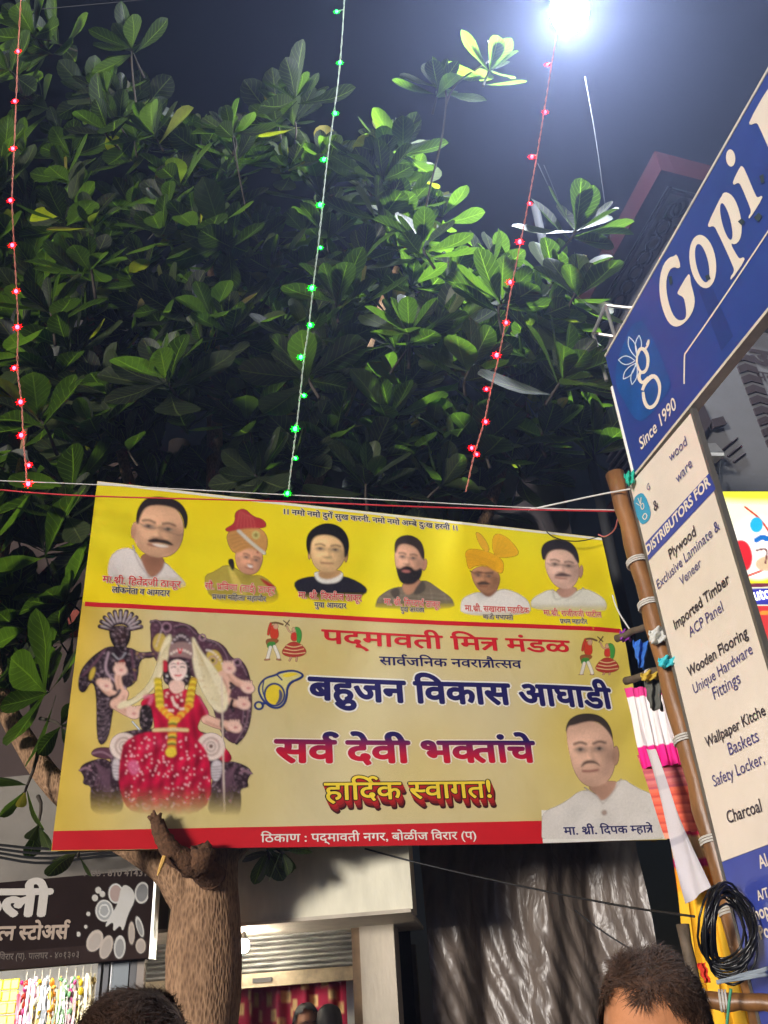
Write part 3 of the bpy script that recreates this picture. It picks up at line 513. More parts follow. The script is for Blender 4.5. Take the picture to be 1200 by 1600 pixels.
def whistle(p):
    BL, YL = (36, 54, 120), (232, 206, 50)
    p.poly([(48, 470), (90, 420), (160, 400), (175, 385), (265, 370), (330, 395), (325, 425), (235, 460), (230, 560), (190, 610), (130, 610), (80, 570), (50, 520)], BL, 4); p.poly([(60, 475), (95, 430), (165, 412), (185, 397), (262, 382), (315, 400), (312, 415), (222, 452), (217, 555), (182, 598), (135, 598), (90, 562), (62, 515)], (216, 206, 130), 4, ch=2)
    p.poly([(190, 405), (262, 388), (300, 400), (215, 425)], YL, 4); p.line([(165, 405), (195, 435)], 9, BL); p.line([(85, 440), (75, 500), (95, 550)], 8, BL); p.ell(150, 525, 66, 72, BL); p.ell(150, 525, 54, 60, YL); p.poly([(175, 480), (205, 520), (190, 570), (150, 590), (180, 550)], BL, 5, .9); p.ell(55, 592, 30, 27, BL); p.ell(55, 592, 17, 15, (216, 206, 130)); p.line([(75, 580), (95, 575)], 16, BL)
b_print('whistle_emblem', (394, 1042, 478, 1114), whistle, 'blue and yellow printed whistle emblem', step=.8, blur=0, tr=(390, 950, 3.871))
# wooden frame behind the sheet
fr = mat('batten_wood', (120, 92, 62), .8, vary=.25, bump=.3)
for (u0, v0), (u1, v1) in [((.03, .02), (3.61, .08)), ((.05, 2.2), (3.6, 2.16)), ((.05, .04), (.04, 2.2)), ((3.58, .06), (3.6, 2.17)), ((1.8, .05), (1.8, 2.18))]:
    MB().tube([b_pt(u0, v0, -.045), b_pt(u1, v1, -.045)], .018, 6).build('batten', fr, banner)

# ================================================================== street lamp
lampP = at(890, 18, 4.75)
lamp = thing('street_lamp', 'bright white globe street lamp glaring above the tree', 'street lamp', lampP)
MB().ball(lampP, .17, 20, 14, (1, 1, 1.1)).build('globe', mat('lamp_glow', (255, 255, 255), .4, emit=700, ecol=(238, 246, 255)), lamp, True)
h = MB(); h.tube([lampP + (0, 0, .17), lampP + (0, 0, .24), lampP + (0, 0, .34)], [.15, .13, .05], 16); h.build('housing', mat('lamp_grey', (150, 152, 155), .45, metal=.6), lamp, True)
MB().tube([lampP + (0, 0, .33), lampP + (.03, 0, .6), lampP + (.02, 0, 1.0)], .012, 6).build('hanger', mat('lamp_grey'), lamp)
sw = lampP + (.02, 0, 1.0)
tag(MB().tube(smooth_line([sw + (-7, .5, .55), sw + (-3, .2, .12), sw, sw + (2.5, -.1, .15), sw + (6, -.3, .6)], 2), .004, 5).build('span_wire', mat('steel_wire', (50, 50, 52), .7)), 'steel span wire that carries the globe street lamp', 'wire')

# ================================================================== the almond tree
bark = mat('bark', (150, 120, 92), .95, vary=.4, scale=26, bump=.8, bscale=60, stretch=(1, 1, .6), spec=.15)
t = bark.node_tree; pb = t.nodes['Principled BSDF']; tcb = node(t, 'ShaderNodeTexCoord'); mpb = node(t, 'ShaderNodeMapping'); mpb.inputs['Scale'].default_value = (1, 1, .34); t.links.new(tcb.outputs['Object'], mpb.inputs[0])
vo = node(t, 'ShaderNodeTexVoronoi'); vo.inputs['Scale'].default_value = 80; t.links.new(mpb.outputs[0], vo.inputs[0]); nb = node(t, 'ShaderNodeTexNoise'); nb.inputs['Scale'].default_value = 9; nb.inputs['Detail'].default_value = 8; t.links.new(mpb.outputs[0], nb.inputs[0])
mu = node(t, 'ShaderNodeMath', operation='MULTIPLY'); t.links.new(vo.outputs['Distance'], mu.inputs[0]); t.links.new(nb.outputs['Fac'], mu.inputs[1]); rb_ = node(t, 'ShaderNodeValToRGB'); rb_.color_ramp.elements[0].position = .06; rb_.color_ramp.elements[0].color = (*lin((112, 86, 66)), 1); rb_.color_ramp.elements[1].position = .42; rb_.color_ramp.elements[1].color = (*lin((166, 132, 102)), 1); t.links.new(mu.outputs[0], rb_.inputs[0]); t.links.new(rb_.outputs[0], pb.inputs['Base Color'])
bb_ = node(t, 'ShaderNodeBump'); bb_.inputs['Strength'].default_value = .8; bb_.inputs['Distance'].default_value = .015; t.links.new(mu.outputs[0], bb_.inputs['Height']); t.links.new(bb_.outputs[0], pb.inputs['Normal'])
TB = at(322, 1500, 5.28); TB[2] = 0
tree = thing('almond_tree', 'large broad-leaved street tree with whorled glossy leaves behind the banner', 'tree', TB)
def wob(P, a): return [np.array(p) + rng.normal(0, a, 3) for p in P]
tr = MB(); zs = np.linspace(0, 3.0, 26)
pts = [np.array([TB[0] + .02 * math.sin(z * 2), TB[1] + .015 * math.cos(z * 3), z]) for z in zs]
tr.tube(pts, [.235 - .03 * min(1, z) - .008 * z + .012 * math.sin(z * 7) + (.10 * max(0, .35 - z)) for z in zs], 28, wob=.025); tr.build('trunk', bark, tree, True)
top0 = pts[-1]
limbs = []
def limb(name, P, r0, r1, seg=10, ww=.06):
    P = smooth_line(P, 2); k = len(P); MB().tube(P, list(np.linspace(r0, r1, k)), seg, wob=ww).build(name, bark, tree, True); limbs.append(P)
limb('limb', [top0 + (0, 0, -.5), top0 + (.15, .25, .6), top0 + (.35, .6, 1.7), at(620, 420, 6.3)], .15, .035)
limb('limb', [top0 + (0, 0, -.4), top0 + (-.1, .35, .7), top0 + (-.2, .8, 2.0), at(330, 300, 6.6)], .14, .03)
limb('limb', [top0 + (0, 0, -.5), top0 + (.5, .7, .2), top0 + (1.4, 1.2, .9), at(840, 560, 6.6)], .13, .03)
limb('limb', [(TB[0] - .05, TB[1] - .02, 2.25), at(250, 1335, 5.2), at(170, 1300, 5.35), at(80, 1225, 5.4), at(20, 1130, 5.45), at(-40, 1020, 5.5)], .12, .045, 12)
limb('limb', [at(20, 1130, 5.45), at(-20, 1000, 5.6), at(20, 800, 5.9), at(60, 560, 6.1)], .05, .02)
limb('limb', [top0 + (-.1, .3, .7), top0 + (-.6, .6, 1.5), at(130, 450, 6.0)], .08, .025)
# the sawn stub in front of the trunk
st = MB()
SP = smooth_line([at(330, 1370, 5.1), at(312, 1353, 4.97), at(285, 1345, 4.88), at(262, 1322, 4.84), at(250, 1300, 4.82), at(243, 1280, 4.81)], 2)
st.tube(wob(SP, .003), list(np.linspace(.08, .03, len(SP))), 14, wob=.07)
for dx, dy in ((-12, -4), (-3, -14), (9, -10), (-6, -9), (4, -6)): q = at(243 + dx * .3, 1280, 4.8); st.tube([q, at(243 + dx, 1280 + dy, 4.8)], [.02, .006], 6, wob=.2)
st.build('broken_stub', mat('stub_bark', (96, 66, 44), .95, vary=.5, scale=40, bump=1, bscale=60), tree, True)
k2 = MB(); SP2 = smooth_line([at(296, 1356, 4.96), at(315, 1343, 4.9), at(316, 1322, 4.88)], 2); k2.tube(wob(SP2, .003), list(np.interp(np.linspace(0, 1, len(SP2)), [0, .4, .7, 1], [.055, .07, .066, .04])), 14, wob=.08); k2.build('sawn_knot', MATS['stub_bark'], tree, True)
MB().tube([at(257, 1338, 4.78), at(252, 1352, 4.77), at(246, 1368, 4.77)], [.012, .011, .004], 6).build('split_sliver', mat('fresh_wood', (216, 170, 90), .8, vary=.2), tree)
# leaf mesh variants
def leaf_grid(L, Wd, bend, fold, curl):
    ts = np.array([0, .12, .3, .5, .68, .82, .93, 1.0]); ss = np.array([-1, -.5, 0, .5, 1.0]); v = []; uv = []
    for t in ts:
        w = Wd * .5 * (math.sin(math.pi * min(1, (t * .97 + .0)) ** 1.75) ** .75 if 0 < t < 1 else .0) + .006 * (1 - t)
        if t == 1.0: w = Wd * .04
        for q in ss:
            x = q * w; z = bend * math.sin(t * 1.5) * L * .5 - fold * abs(q) * w + curl * math.sin(t * 9 + q * 2) * .007; v.append((x, t * L, z)); uv.append((q * .5 + .5, t))
    n = 5; f = [(i*n+j, i*n+j+1, (i+1)*n+j+1, (i+1)*n+j) for i in range(len(ts)-1) for j in range(n-1)]
    return np.array(v), f, uv
VARS = [leaf_grid(1, w, b, f_, c) for w, b, f_, c in ((.47, -.25, -.25, .8), (.52, -.5, -.15, -1), (.43, .1, -.4, .5), (.55, -.8, -.2, 1.2), (.45, .3, -.3, -.8), (.50, -.1, -.1, 1.6))]
lm = bpy.data.materials.new('leaf'); lm.use_nodes = True; t = lm.node_tree; p = t.nodes['Principled BSDF']
uvn = node(t, 'ShaderNodeAttribute', attribute_name='LeafUV'); sp = node(t, 'ShaderNodeSeparateXYZ'); t.links.new(uvn.outputs['Vector'], sp.inputs[0])
rn = node(t, 'ShaderNodeAttribute', attribute_name='Rnd'); oi = node(t, 'ShaderNodeObjectInfo')
def mth(op, a, b=None, c=None):
    n = node(t, 'ShaderNodeMath', operation=op)
    for i, q in enumerate((a, b, c)):
        if q is None: continue
        if isinstance(q, (int, float)): n.inputs[i].default_value = q
        else: t.links.new(q, n.inputs[i])
    return n.outputs[0]
ax_ = mth('ABSOLUTE', mth('SUBTRACT', sp.outputs['X'], .5)); mid = mth('LESS_THAN', ax_, .022)
vein = mth('MULTIPLY', mth('GREATER_THAN', mth('SINE', mth('MULTIPLY', mth('SUBTRACT', sp.outputs['Y'], mth('MULTIPLY', ax_, .45)), 58.0)), .93), .45)
vv = mth('MAXIMUM', mid, vein)
rr = mth('FRACT', mth('ADD', rn.outputs['Fac'], oi.outputs['Random']))
cr = node(t, 'ShaderNodeValToRGB'); e = cr.color_ramp; e.elements[0].color = (.010, .014, .007, 1); e.elements[1].color = (.20, .16, .02, 1)
for pos, c in ((.35, (.016, .022, .011)), (.7, (.027, .037, .016)), (.955, (.046, .062, .022)), (.985, (.12, .09, .02))): q = e.elements.new(pos); q.color = (*c, 1)
t.links.new(rr, cr.inputs[0])
nz_ = node(t, 'ShaderNodeTexNoise'); nz_.inputs['Scale'].default_value = 14; tc = node(t, 'ShaderNodeTexCoord'); t.links.new(tc.outputs['Object'], nz_.inputs[0])
hs = node(t, 'ShaderNodeHueSaturation'); t.links.new(cr.outputs[0], hs.inputs['Color']); t.links.new(mth('ADD', mth('MULTIPLY', nz_.outputs['Fac'], .7), .65), hs.inputs['Value'])
mc = node(t, 'ShaderNodeMix', data_type='RGBA'); t.links.new(mth('MULTIPLY', vv, .85), mc.inputs[0]); t.links.new(hs.outputs[0], mc.inputs[6]); mc.inputs[7].default_value = (.09, .11, .04, 1)
t.links.new(mc.outputs[2], p.inputs['Base Color']); p.inputs['Roughness'].default_value = .46; p.inputs['Specular IOR Level'].default_value = .28
bp = node(t, 'ShaderNodeBump'); bp.inputs['Strength'].default_value = .5; bp.inputs['Distance'].default_value = .004; t.links.new(vv, bp.inputs['Height']); t.links.new(bp.outputs[0], p.inputs['Normal'])
tl_ = node(t, 'ShaderNodeBsdfTranslucent'); hs2 = node(t, 'ShaderNodeMix', data_type='RGBA', blend_type='MULTIPLY'); hs2.inputs[0].default_value = 1; t.links.new(mc.outputs[2], hs2.inputs[6]); hs2.inputs[7].default_value = (4.2, 6.4, 1.0, 1); t.links.new(hs2.outputs[2], tl_.inputs[0])
mx = node(t, 'ShaderNodeMixShader'); mx.inputs[0].default_value = .38; t.links.new(p.outputs[0], mx.inputs[1]); t.links.new(tl_.outputs[0], mx.inputs[2]); t.links.new(mx.outputs[0], t.nodes['Material Output'].inputs[0])
def leaf_attrs(me, uv, rnd):
    a = me.attributes.new('LeafUV', 'FLOAT_VECTOR', 'POINT'); a.data.foreach_set('vector', np.column_stack([np.array(uv), np.zeros(len(uv))]).astype('f').reshape(-1))
    b = me.attributes.new('Rnd', 'FLOAT', 'POINT'); b.data.foreach_set('value', np.array(rnd, 'f')); me.materials.append(lm); me.polygons.foreach_set('use_smooth', [True] * len(me.polygons))
LM = []
for v, f, uv in VARS:
    me = bpy.data.meshes.new('leaf'); me.from_pydata(v.tolist(), [], f); leaf_attrs(me, uv, [0.0] * len(uv)); LM.append(me)
def whorl(P, axis, size, n, spread=(16, 84)):
    """matrices for one whorl of leaves round a twig end"""
    ax = Vector(axis).normalized(); q0 = Vector((0, 0, 1)).rotation_difference(ax); out = []; ph = random.uniform(0, 6.28)
    for k in range(n):
        a = ph + k * 2.399 + random.uniform(-.25, .25); t = (k + .5) / n; el = math.radians(spread[0] + (spread[1] - spread[0]) * t + random.uniform(-9, 9)); L = size * (.6 + .5 * min(1, t * 1.6)) * random.uniform(.82, 1.15)
        d = Vector((math.cos(a) * math.sin(el), math.sin(a) * math.sin(el), math.cos(el))); up_ = Vector((-math.cos(a) * math.cos(el), -math.sin(a) * math.cos(el), math.sin(el)))
        x = d.cross(up_).normalized(); x = (x + up_ * random.uniform(-.4, .4)).normalized(); z = x.cross(d).normalized()
        M = Matrix((x, d, z)).transposed(); M = q0.to_matrix() @ M; out.append((Vector(P) - ax * random.uniform(0, .03) * k * .4, M, L))
    return out
def axis_for(px, py):
    a = np.array([(px - 480) / 900.0, -.62, .72]) + rng.normal(0, .25, 3); return a / np.linalg.norm(a)
FRONT = [(205, 60, 5.2, .25, 8), (85, 50, 5.6, .27, 8), (360, 190, 4.85, .19, 7), (455, 170, 5.5, .27, 9), (12, 95, 4.7, .22, 6), (140, 395, 4.7, .2, 8), (258, 575, 4.8, .27, 10), (78, 470, 4.85, .24, 7), (60, 640, 4.9, .26, 8), (165, 185, 5.0, .25, 8), (240, 195, 5.1, .25, 8),
    (522, 450, 4.9, .24, 9), (640, 505, 4.8, .22, 9), (660, 365, 5.0, .24, 9), (570, 260, 5.4, .25, 8), (685, 120, 4.75, .2, 8), (765, 95, 4.75, .22, 9), (900, 345, 4.75, .26, 10), (905, 440, 4.85, .24, 8), (785, 455, 4.9, .24, 9), (735, 560, 4.8, .25, 9), (880, 575, 4.5, .27, 10), (850, 660, 4.55, .25, 10), (755, 680, 4.7, .25, 9),
    (575, 735, 4.7, .25, 10), (400, 730, 4.8, .22, 8), (385, 640, 4.9, .24, 8), (310, 350, 5.2, .25, 8), (480, 570, 4.85, .24, 8), (610, 630, 4.9, .25, 8), (690, 745, 4.7, .24, 8), (630, 225, 5.3, .25, 8), (330, 480, 5.0, .23, 7)]
nleaf = 0; twigs = MB(); stuffV = []; stuffF = []; stuffUV = []; stuffR = []; sb_ = 0
def add_leaf_obj(P, M, L):
    global nleaf
    o = bpy.data.objects.new('leaf', LM[nleaf % 6]); COL.objects.link(o); o.parent = tree; mm = (M * L).to_4x4(); mm.translation = P - tree.location; o.matrix_local = mm; nleaf += 1
def add_leaf_stuff(P, M, L):
    global sb_
    v, f, uv = random.choice(VARS); A = np.array(M) * L; q = v @ A.T + np.array(P); stuffV.append(q); stuffF.extend([tuple(i + sb_ for i in x) for x in f]); stuffUV.extend(uv); stuffR.append(np.full(len(v), random.random())); sb_ += len(v)
def twig_to(P, ax, ln, r=.009):
    P = np.array(P); ax = np.array(ax); Q = smooth_line([P + ax * .02, P - ax * ln * .4 + rng.normal(0, .02, 3), P - ax * ln + rng.normal(0, .05, 3) - (0, 0, ln * .2)], 1); twigs.tube(Q, list(np.linspace(r * .7, r * 1.5, len(Q))), 6)
for px, py, Y, sz, n in FRONT:
    if py > 590: Y = max(Y, 4.95 + (px - 80) / 960 * 1.25)
    P = at(px, py + 14, Y); ax = axis_for(px, py); sz *= 1.72; n += 4
    for q in whorl(P, ax, sz, n): add_leaf_obj(*q) if nleaf < 298 else add_leaf_stuff(*q)
    twig_to(P, ax, .2)
# long bare twigs to the two clusters that stand out against the sky
for c in (at(700, 140, 4.75), ):
    for e in (at(685, 120, 4.75), at(765, 95, 4.75)): twigs.tube(smooth_line([e, c + (0, 0, .03), at(692, 215, 4.85), at(672, 290, 5.0), at(655, 380, 5.15)], 2), .0085, 6)
twigs.tube(smooth_line([at(205, 62, 5.2), at(206, 110, 5.25), at(215, 180, 5.4)], 2), .009, 6)
twigs.tube(smooth_line([at(362, 192, 4.85), at(365, 230, 4.9), at(385, 330, 5.1)], 2), .008, 6)
# hanging leaves below the banner's lower edge, on the front of the limbs
for px, py, Y, sz, n, ax in [(420, 1338, 5.35, .2, 8, (.25, -.3, -1)), (122, 1335, 4.9, .2, 3, (.1, -.2, -1)), (95, 1135, 5.0, .2, 4, (.4, -.4, -.3)), (40, 1235, 5.2, .22, 4, (-.2, -.3, -1)), (440, 1330, 5.3, .2, 6, (.5, -.2, -.9)), (60, 1290, 5.4, .2, 3, (0, -.2, -1))]:
    for q in whorl(at(px, py, Y), ax, sz, n, (20, 70)): add_leaf_obj(*q) if nleaf < 298 else add_leaf_stuff(*q)
    twig_to(at(px, py, Y), np.array(ax) / np.linalg.norm(ax), .35)
SIL = np.array([(-120, -40), (60, -60), (95, 120), (200, 150), (270, 155), (320, 235), (400, 190), (450, 120), (505, 150), (560, 215), (640, 225), (690, 320), (730, 420), (780, 410), (830, 450), (880, 420), (930, 450), (945, 560), (945, 690), (880, 770), (760, 800), (700, 900), (150, 820), (120, 1000), (70, 1080), (10, 1110), (-120, 1120)], float)
def inside(x, y):
    r = False
    for a, b in zip(SIL, np.roll(SIL, -1, 0)):
        if (a[1] > y) != (b[1] > y) and x < (b[0]-a[0]) * (y-a[1]) / (b[1]-a[1]) + a[0]: r = not r
    return r
cnt = 0
while cnt < 420:
    x, y = random.uniform(-120, 950), random.uniform(-60, 1250)
    if not inside(x, y): continue
    Y = random.choice((random.uniform(5.0, 5.9), random.uniform(5.5, 7.6)))
    if y > 560: Y = max(Y, 5.1 + (x - 80) / 960 * 1.25)
    if x > 140 and y > 720: Y = random.uniform(6.2, 7.4)
    P = at(x, y, Y); ax = axis_for(x, y)
    if random.random() < .25: ax = ax * np.array([1.5, 1, .35]); ax /= np.linalg.norm(ax)
    for q in whorl(P, ax, random.uniform(.33, .46), random.randint(9, 13)): add_leaf_stuff(*q)
    if cnt % 4 == 0: twig_to(P, ax, random.uniform(.15, .3), .006)
    cnt += 1
me = bpy.data.meshes.new('foliage'); me.from_pydata(np.concatenate(stuffV).tolist(), [], stuffF); leaf_attrs(me, stuffUV, np.concatenate(stuffR)); tag(link('foliage', me, None, tree), 'mass of further whorled leaves deeper in the crown', kind='stuff')
tag(twigs.build('twigs', mat('twig_bark', (62, 54, 44), .9, vary=.3, bump=.5), tree, True), 'thin grey twigs ending in leaf whorls', kind='stuff')

# ================================================================== strings of fairy lights
wirem = {'r': mat('wire_copper', (214, 130, 110), .5), 'g': mat('wire_clear', (190, 206, 186), .5)}
def fairy(label, path, bulbs, Y, col, key, grp):
    P = [at(px, py, y) for (px, py), y in zip(path, np.linspace(Y[0], Y[1], len(path)))]
    t_ = thing('fairy_light_string', label, 'fairy lights', P[-1], grp)
    tw = MB()
    for s in (0, 1):
        Q = smooth_line(P, 2); n = 260; seg = np.linspace(0, len(Q) - 1.001, n); L = [Q[int(i)] * (1 - i % 1) + Q[int(i) + 1] * (i % 1) for i in seg]
        tw.tube([p_ + .0035 * np.array([math.cos(k * .8 + s * 3.14), math.sin(k * .8 + s * 3.14), 0]) + rng.normal(0, .0008, 3) for k, p_ in enumerate(L)], .0024, 5)
    tw.build('wire', wirem[key], t_, True)
    xs = np.array([q[1] for q in path]); ys = np.linspace(Y[0], Y[1], len(path))
    for px, py, s in bulbs:
        yb = np.interp(py, xs, ys) - .008; q = at(px, py, yb); wx = np.interp(py, xs, [k[0] for k in path]); a = at(wx, py - 3, yb + .006)
        b = MB().ball(q, (.0115 * s), 10, 8, (1, 1, 1.25)).build('bulb', mat('led_' + col[0], col[1], .3, emit=col[2], ecol=col[1]), t_, True)
        fl = MB(); R8 = [(.034 if i % 2 == 0 else .016) * s for i in range(16)]; cq = q + (0, .006, .002); fl.add([cq + (0, .006, .004)] + [cq + np.array([math.cos(i * math.pi / 8) * R8[i], -.004, math.sin(i * math.pi / 8) * R8[i]]) for i in range(16)], [(0, 1 + i, 1 + (i + 1) % 16) for i in range(16)]); fl.build('halo_star', mat('led_cap_' + col[0], col[3], .4, emit=1.5, ecol=col[3]), b)  # glowing star disc added behind each bulb to imitate its halo
        MB().tube([a, (a + q) / 2 + (0, 0, .004), q], [.003, .004, .0075 * s], 6).build('lead', wirem[key], b)
    return t_
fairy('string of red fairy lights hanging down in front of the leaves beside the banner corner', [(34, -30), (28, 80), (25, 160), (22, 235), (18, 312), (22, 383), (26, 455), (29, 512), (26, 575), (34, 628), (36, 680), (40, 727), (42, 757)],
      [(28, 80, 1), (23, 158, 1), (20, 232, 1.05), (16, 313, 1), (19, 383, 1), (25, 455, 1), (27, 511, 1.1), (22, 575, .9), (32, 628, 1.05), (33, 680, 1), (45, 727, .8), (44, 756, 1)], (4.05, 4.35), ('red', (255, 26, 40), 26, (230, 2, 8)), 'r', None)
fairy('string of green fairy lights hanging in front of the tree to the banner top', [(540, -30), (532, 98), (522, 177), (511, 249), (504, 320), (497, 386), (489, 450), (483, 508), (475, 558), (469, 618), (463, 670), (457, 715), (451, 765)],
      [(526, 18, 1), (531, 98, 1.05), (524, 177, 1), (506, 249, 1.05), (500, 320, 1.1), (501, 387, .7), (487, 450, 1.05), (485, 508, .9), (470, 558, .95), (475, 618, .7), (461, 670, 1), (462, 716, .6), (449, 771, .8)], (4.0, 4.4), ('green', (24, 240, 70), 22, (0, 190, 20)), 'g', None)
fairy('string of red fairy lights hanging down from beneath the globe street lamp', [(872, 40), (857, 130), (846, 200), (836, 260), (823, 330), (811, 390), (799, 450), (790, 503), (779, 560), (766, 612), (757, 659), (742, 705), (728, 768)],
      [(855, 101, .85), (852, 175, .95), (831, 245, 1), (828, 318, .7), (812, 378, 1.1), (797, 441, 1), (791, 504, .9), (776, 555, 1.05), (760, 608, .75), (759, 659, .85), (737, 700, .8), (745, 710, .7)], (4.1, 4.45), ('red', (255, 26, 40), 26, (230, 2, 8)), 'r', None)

# ================================================================== signs on the shop front at the right
GD = np.array([.24383, -.96982, 0]); GN = np.array([GD[1], -GD[0], 0]); G0 = at(995, 735, 4.2)
def gp(px, py, lift=0.0): return plane_hit(px, py, G0, GN) + lift * GN
def s_at(s, z): return np.array([G0[0], G0[1], 0]) + GD * s + UZ * z        # metres along the sign and height
def s_of(px, py): q = gp(np.array(px), np.array(py)); return (q - G0) @ GD, q[..., 2]
BLUE = mat('sign_blue', (46, 66, 140), .35, vary=.16, scale=2.2); CREAM = mat('sign_cream', (238, 224, 204), .4, vary=.04)
s0, zb = s_of(995, 735); _, zt = s_of(945, 560); zt = float(zt)
bs = thing('shop_signboard', 'long dark blue signboard with cream serif shop name above the shop front', 'signboard', s_at(1.4, zb))
LEN = 3.4
MB().slab([s_at(-.03, zb), s_at(LEN, zb - .03), s_at(LEN, zt + .055 * LEN), s_at(-.03, zt)], GN, .05).build('panel', BLUE, bs)
ed = mat('sign_edge', (214, 204, 182), .6, vary=.2)
for nm, a, b in (('bottom_edge', s_at(-.02, zb - .012), s_at(LEN, zb - .042)), ('top_edge', s_at(-.03, zt + .008), s_at(LEN, zt + .008 + .055 * LEN))):
    d = (b - a) / np.linalg.norm(b - a); MB().box((a + b) / 2 - GN * .025, (np.linalg.norm(b - a), .06, .016), [d, GN, np.cross(d, GN)]).build(nm, ed, bs)
MB().tube([s_at(-.045, zb + .02) - GN * .01, s_at(-.045, zt - .22) - GN * .01], .016, 8).build('end_trim', mat('tube_white', (236, 234, 226), .35), bs)
def flat(name, polys, m, parent, lift, tr=None, ch=0, smooth=False):
    b = MB()
    for P in polys:
        P = chaikin(P, ch) if ch else np.array(P, float)
        if tr is not None: P = P / tr[2] + np.array(tr[:2])
        b.poly(list(gp(P[:, 0], P[:, 1], lift)))
    me = b.mesh(name); bm = bmesh.new(); bm.from_mesh(me); bmesh.ops.triangulate(bm, faces=bm.faces[:]); bm.to_mesh(me); bm.free(); return link(name, me, m, parent)
def flat_strokes(name, strokes, m, parent, lift, tr):
    b = MB()
    for k, (P, w) in enumerate(strokes):
        v, f = stroke2(P, w); v = v / tr[2] + np.array(tr[:2]); b.add(gp(v[:, 0], v[:, 1], lift + .0001 * k), f)
    return b.build(name, m, parent)
def ellp(cx, cy, rx, ry, ang, n=28):
    t_ = np.linspace(0, 2 * math.pi, n, endpoint=False); a = math.radians(ang); x = rx * np.cos(t_); y = ry * np.sin(t_); return np.column_stack([cx + x*math.cos(a) - y*math.sin(a), cy + x*math.sin(a) + y*math.cos(a)])
TR = (900, 100, 4)
flat('letter_g', [[(634, 1186), (660, 1264), (642, 1280), (618, 1268), (590, 1285), (570, 1340), (568, 1410), (582, 1490), (606, 1560), (634, 1598), (664, 1604), (690, 1590), (694, 1550), (684, 1480), (672, 1455), (640, 1440), (638, 1425), (704, 1312), (718, 1320), (722, 1370), (736, 1420), (748, 1472), (742, 1530), (710, 1590), (664, 1634), (622, 1645), (584, 1620), (554, 1560), (532, 1480), (524, 1400), (530, 1320), (552, 1250), (588, 1208), (616, 1202)]], CREAM, bs, .004, TR, 1)
flat('letter_o', [ellp(797, 1235, 82, 168, -8)], CREAM, bs, .004, TR); flat('letter_o_counter', [ellp(795, 1245, 38, 122, -12)], BLUE, bs, .006, TR)
flat('letter_p', [[(905, 840), (828, 1000), (832, 1022), (862, 1012), (880, 1030), (990, 1270), (992, 1300), (968, 1335), (974, 1354), (1062, 1226), (1052, 1206), (1028, 1218), (1012, 1200), (968, 1120), (1000, 1130), (1030, 1100), (1042, 1040), (1036, 960), (1014, 880), (984, 825), (950, 802), (924, 806), (914, 830)]], CREAM, bs, .004, TR, 1)
flat('letter_p_counter', [ellp(946, 985, 27, 118, -14)], BLUE, bs, .006, TR)
flat('letter_i', [[(1032, 638), (984, 735), (988, 758), (1018, 742), (1034, 755), (1096, 905), (1098, 930), (1082, 955), (1088, 972), (1172, 838), (1166, 822), (1142, 836), (1128, 824), (1060, 660), (1046, 640)], ellp(971, 588, 29, 54, -4)], CREAM, bs, .004, TR, 1)
flat('letter_tall_p', [[(1195, 165), (1085, 362), (1092, 384), (1130, 368), (1146, 382), (1235, 590), (1238, 620), (1218, 650), (1226, 668), (1330, 520), (1322, 500), (1296, 512), (1280, 500), (1190, 300), (1300, 100), (1340, 120), (1380, 60), (1330, -20)]], CREAM, bs, .004, TR, 1)
TR2 = (900, 450, 4)
flat('logo_tile', [[(225, 560), (330, 260), (380, 205), (440, 210), (590, 560), (590, 640), (440, 830), (380, 830), (330, 760)]], mat('sign_sky', (26, 80, 150), .35, vary=.3, scale=4), bs, .003, TR2, 2)
flat_strokes('logo_letter', [([(385, 470), (388, 410), (410, 375), (440, 390), (458, 440), (452, 500), (430, 530), (405, 525), (385, 470)], [14, 12, 20, 24, 20, 16, 22, 14, 14]), ([(440, 380), (460, 350), (462, 315), (445, 355)], [14, 12, 6, 6]), ([(410, 525), (395, 560), (420, 600), (460, 560)], [16, 22, 20, 22]),
    ([(420, 640), (440, 590), (490, 540), (528, 590), (530, 660), (505, 730), (460, 755), (432, 710), (425, 650)], [18, 20, 28, 22, 16, 20, 24, 20, 16])], CREAM, bs, .0055, TR2)
PET = []
for (a, b, wd) in (((385, 440), (335, 305), 40), ((390, 430), (400, 295), 36), ((375, 455), (270, 450), 50), ((380, 470), (300, 570), 40), ((385, 480), (355, 605), 34)):
    a = np.array(a, float); b = np.array(b, float); d = b - a; n = np.array([-d[1], d[0]]) / np.linalg.norm(d)
    for e in (-1, 1): PET.append(([a, a + d * .35 + n * wd * .5 * e, a + d * .7 + n * wd * .55 * e, b], [5, 6, 6, 5]))
flat_strokes('logo_petals', PET, mat('sign_pale', (206, 220, 234), .4), bs, .005, TR2)
flat_strokes('rule_line', [([(680, 600), (681, 500), (682, 418), (690, 405), (830, 205), (970, 0), (1250, -420), (1600, -960)], 9)], CREAM, bs, .004, TR2)
flat('panel_seam', [[(770, 10), (830, -60), (985, 300), (910, 395)]], mat('sign_blue_worn', (40, 56, 122), .35, vary=.1), bs, .002, TR2)
for q in ([(585, 1330), (605, 1325), (610, 1370), (595, 1385)], [(1020, 985), (1045, 965), (1065, 985), (1045, 1010)], [(1120, 960), (1150, 930), (1172, 950), (1150, 985)], [(1155, 700), (1180, 690), (1185, 740), (1165, 745)], [(815, 1325), (840, 1315), (850, 1345), (825, 1355)]):
    flat('patch_mark', [q], mat('sign_smudge', (44, 58, 60), .7), bs, .0075, TR)
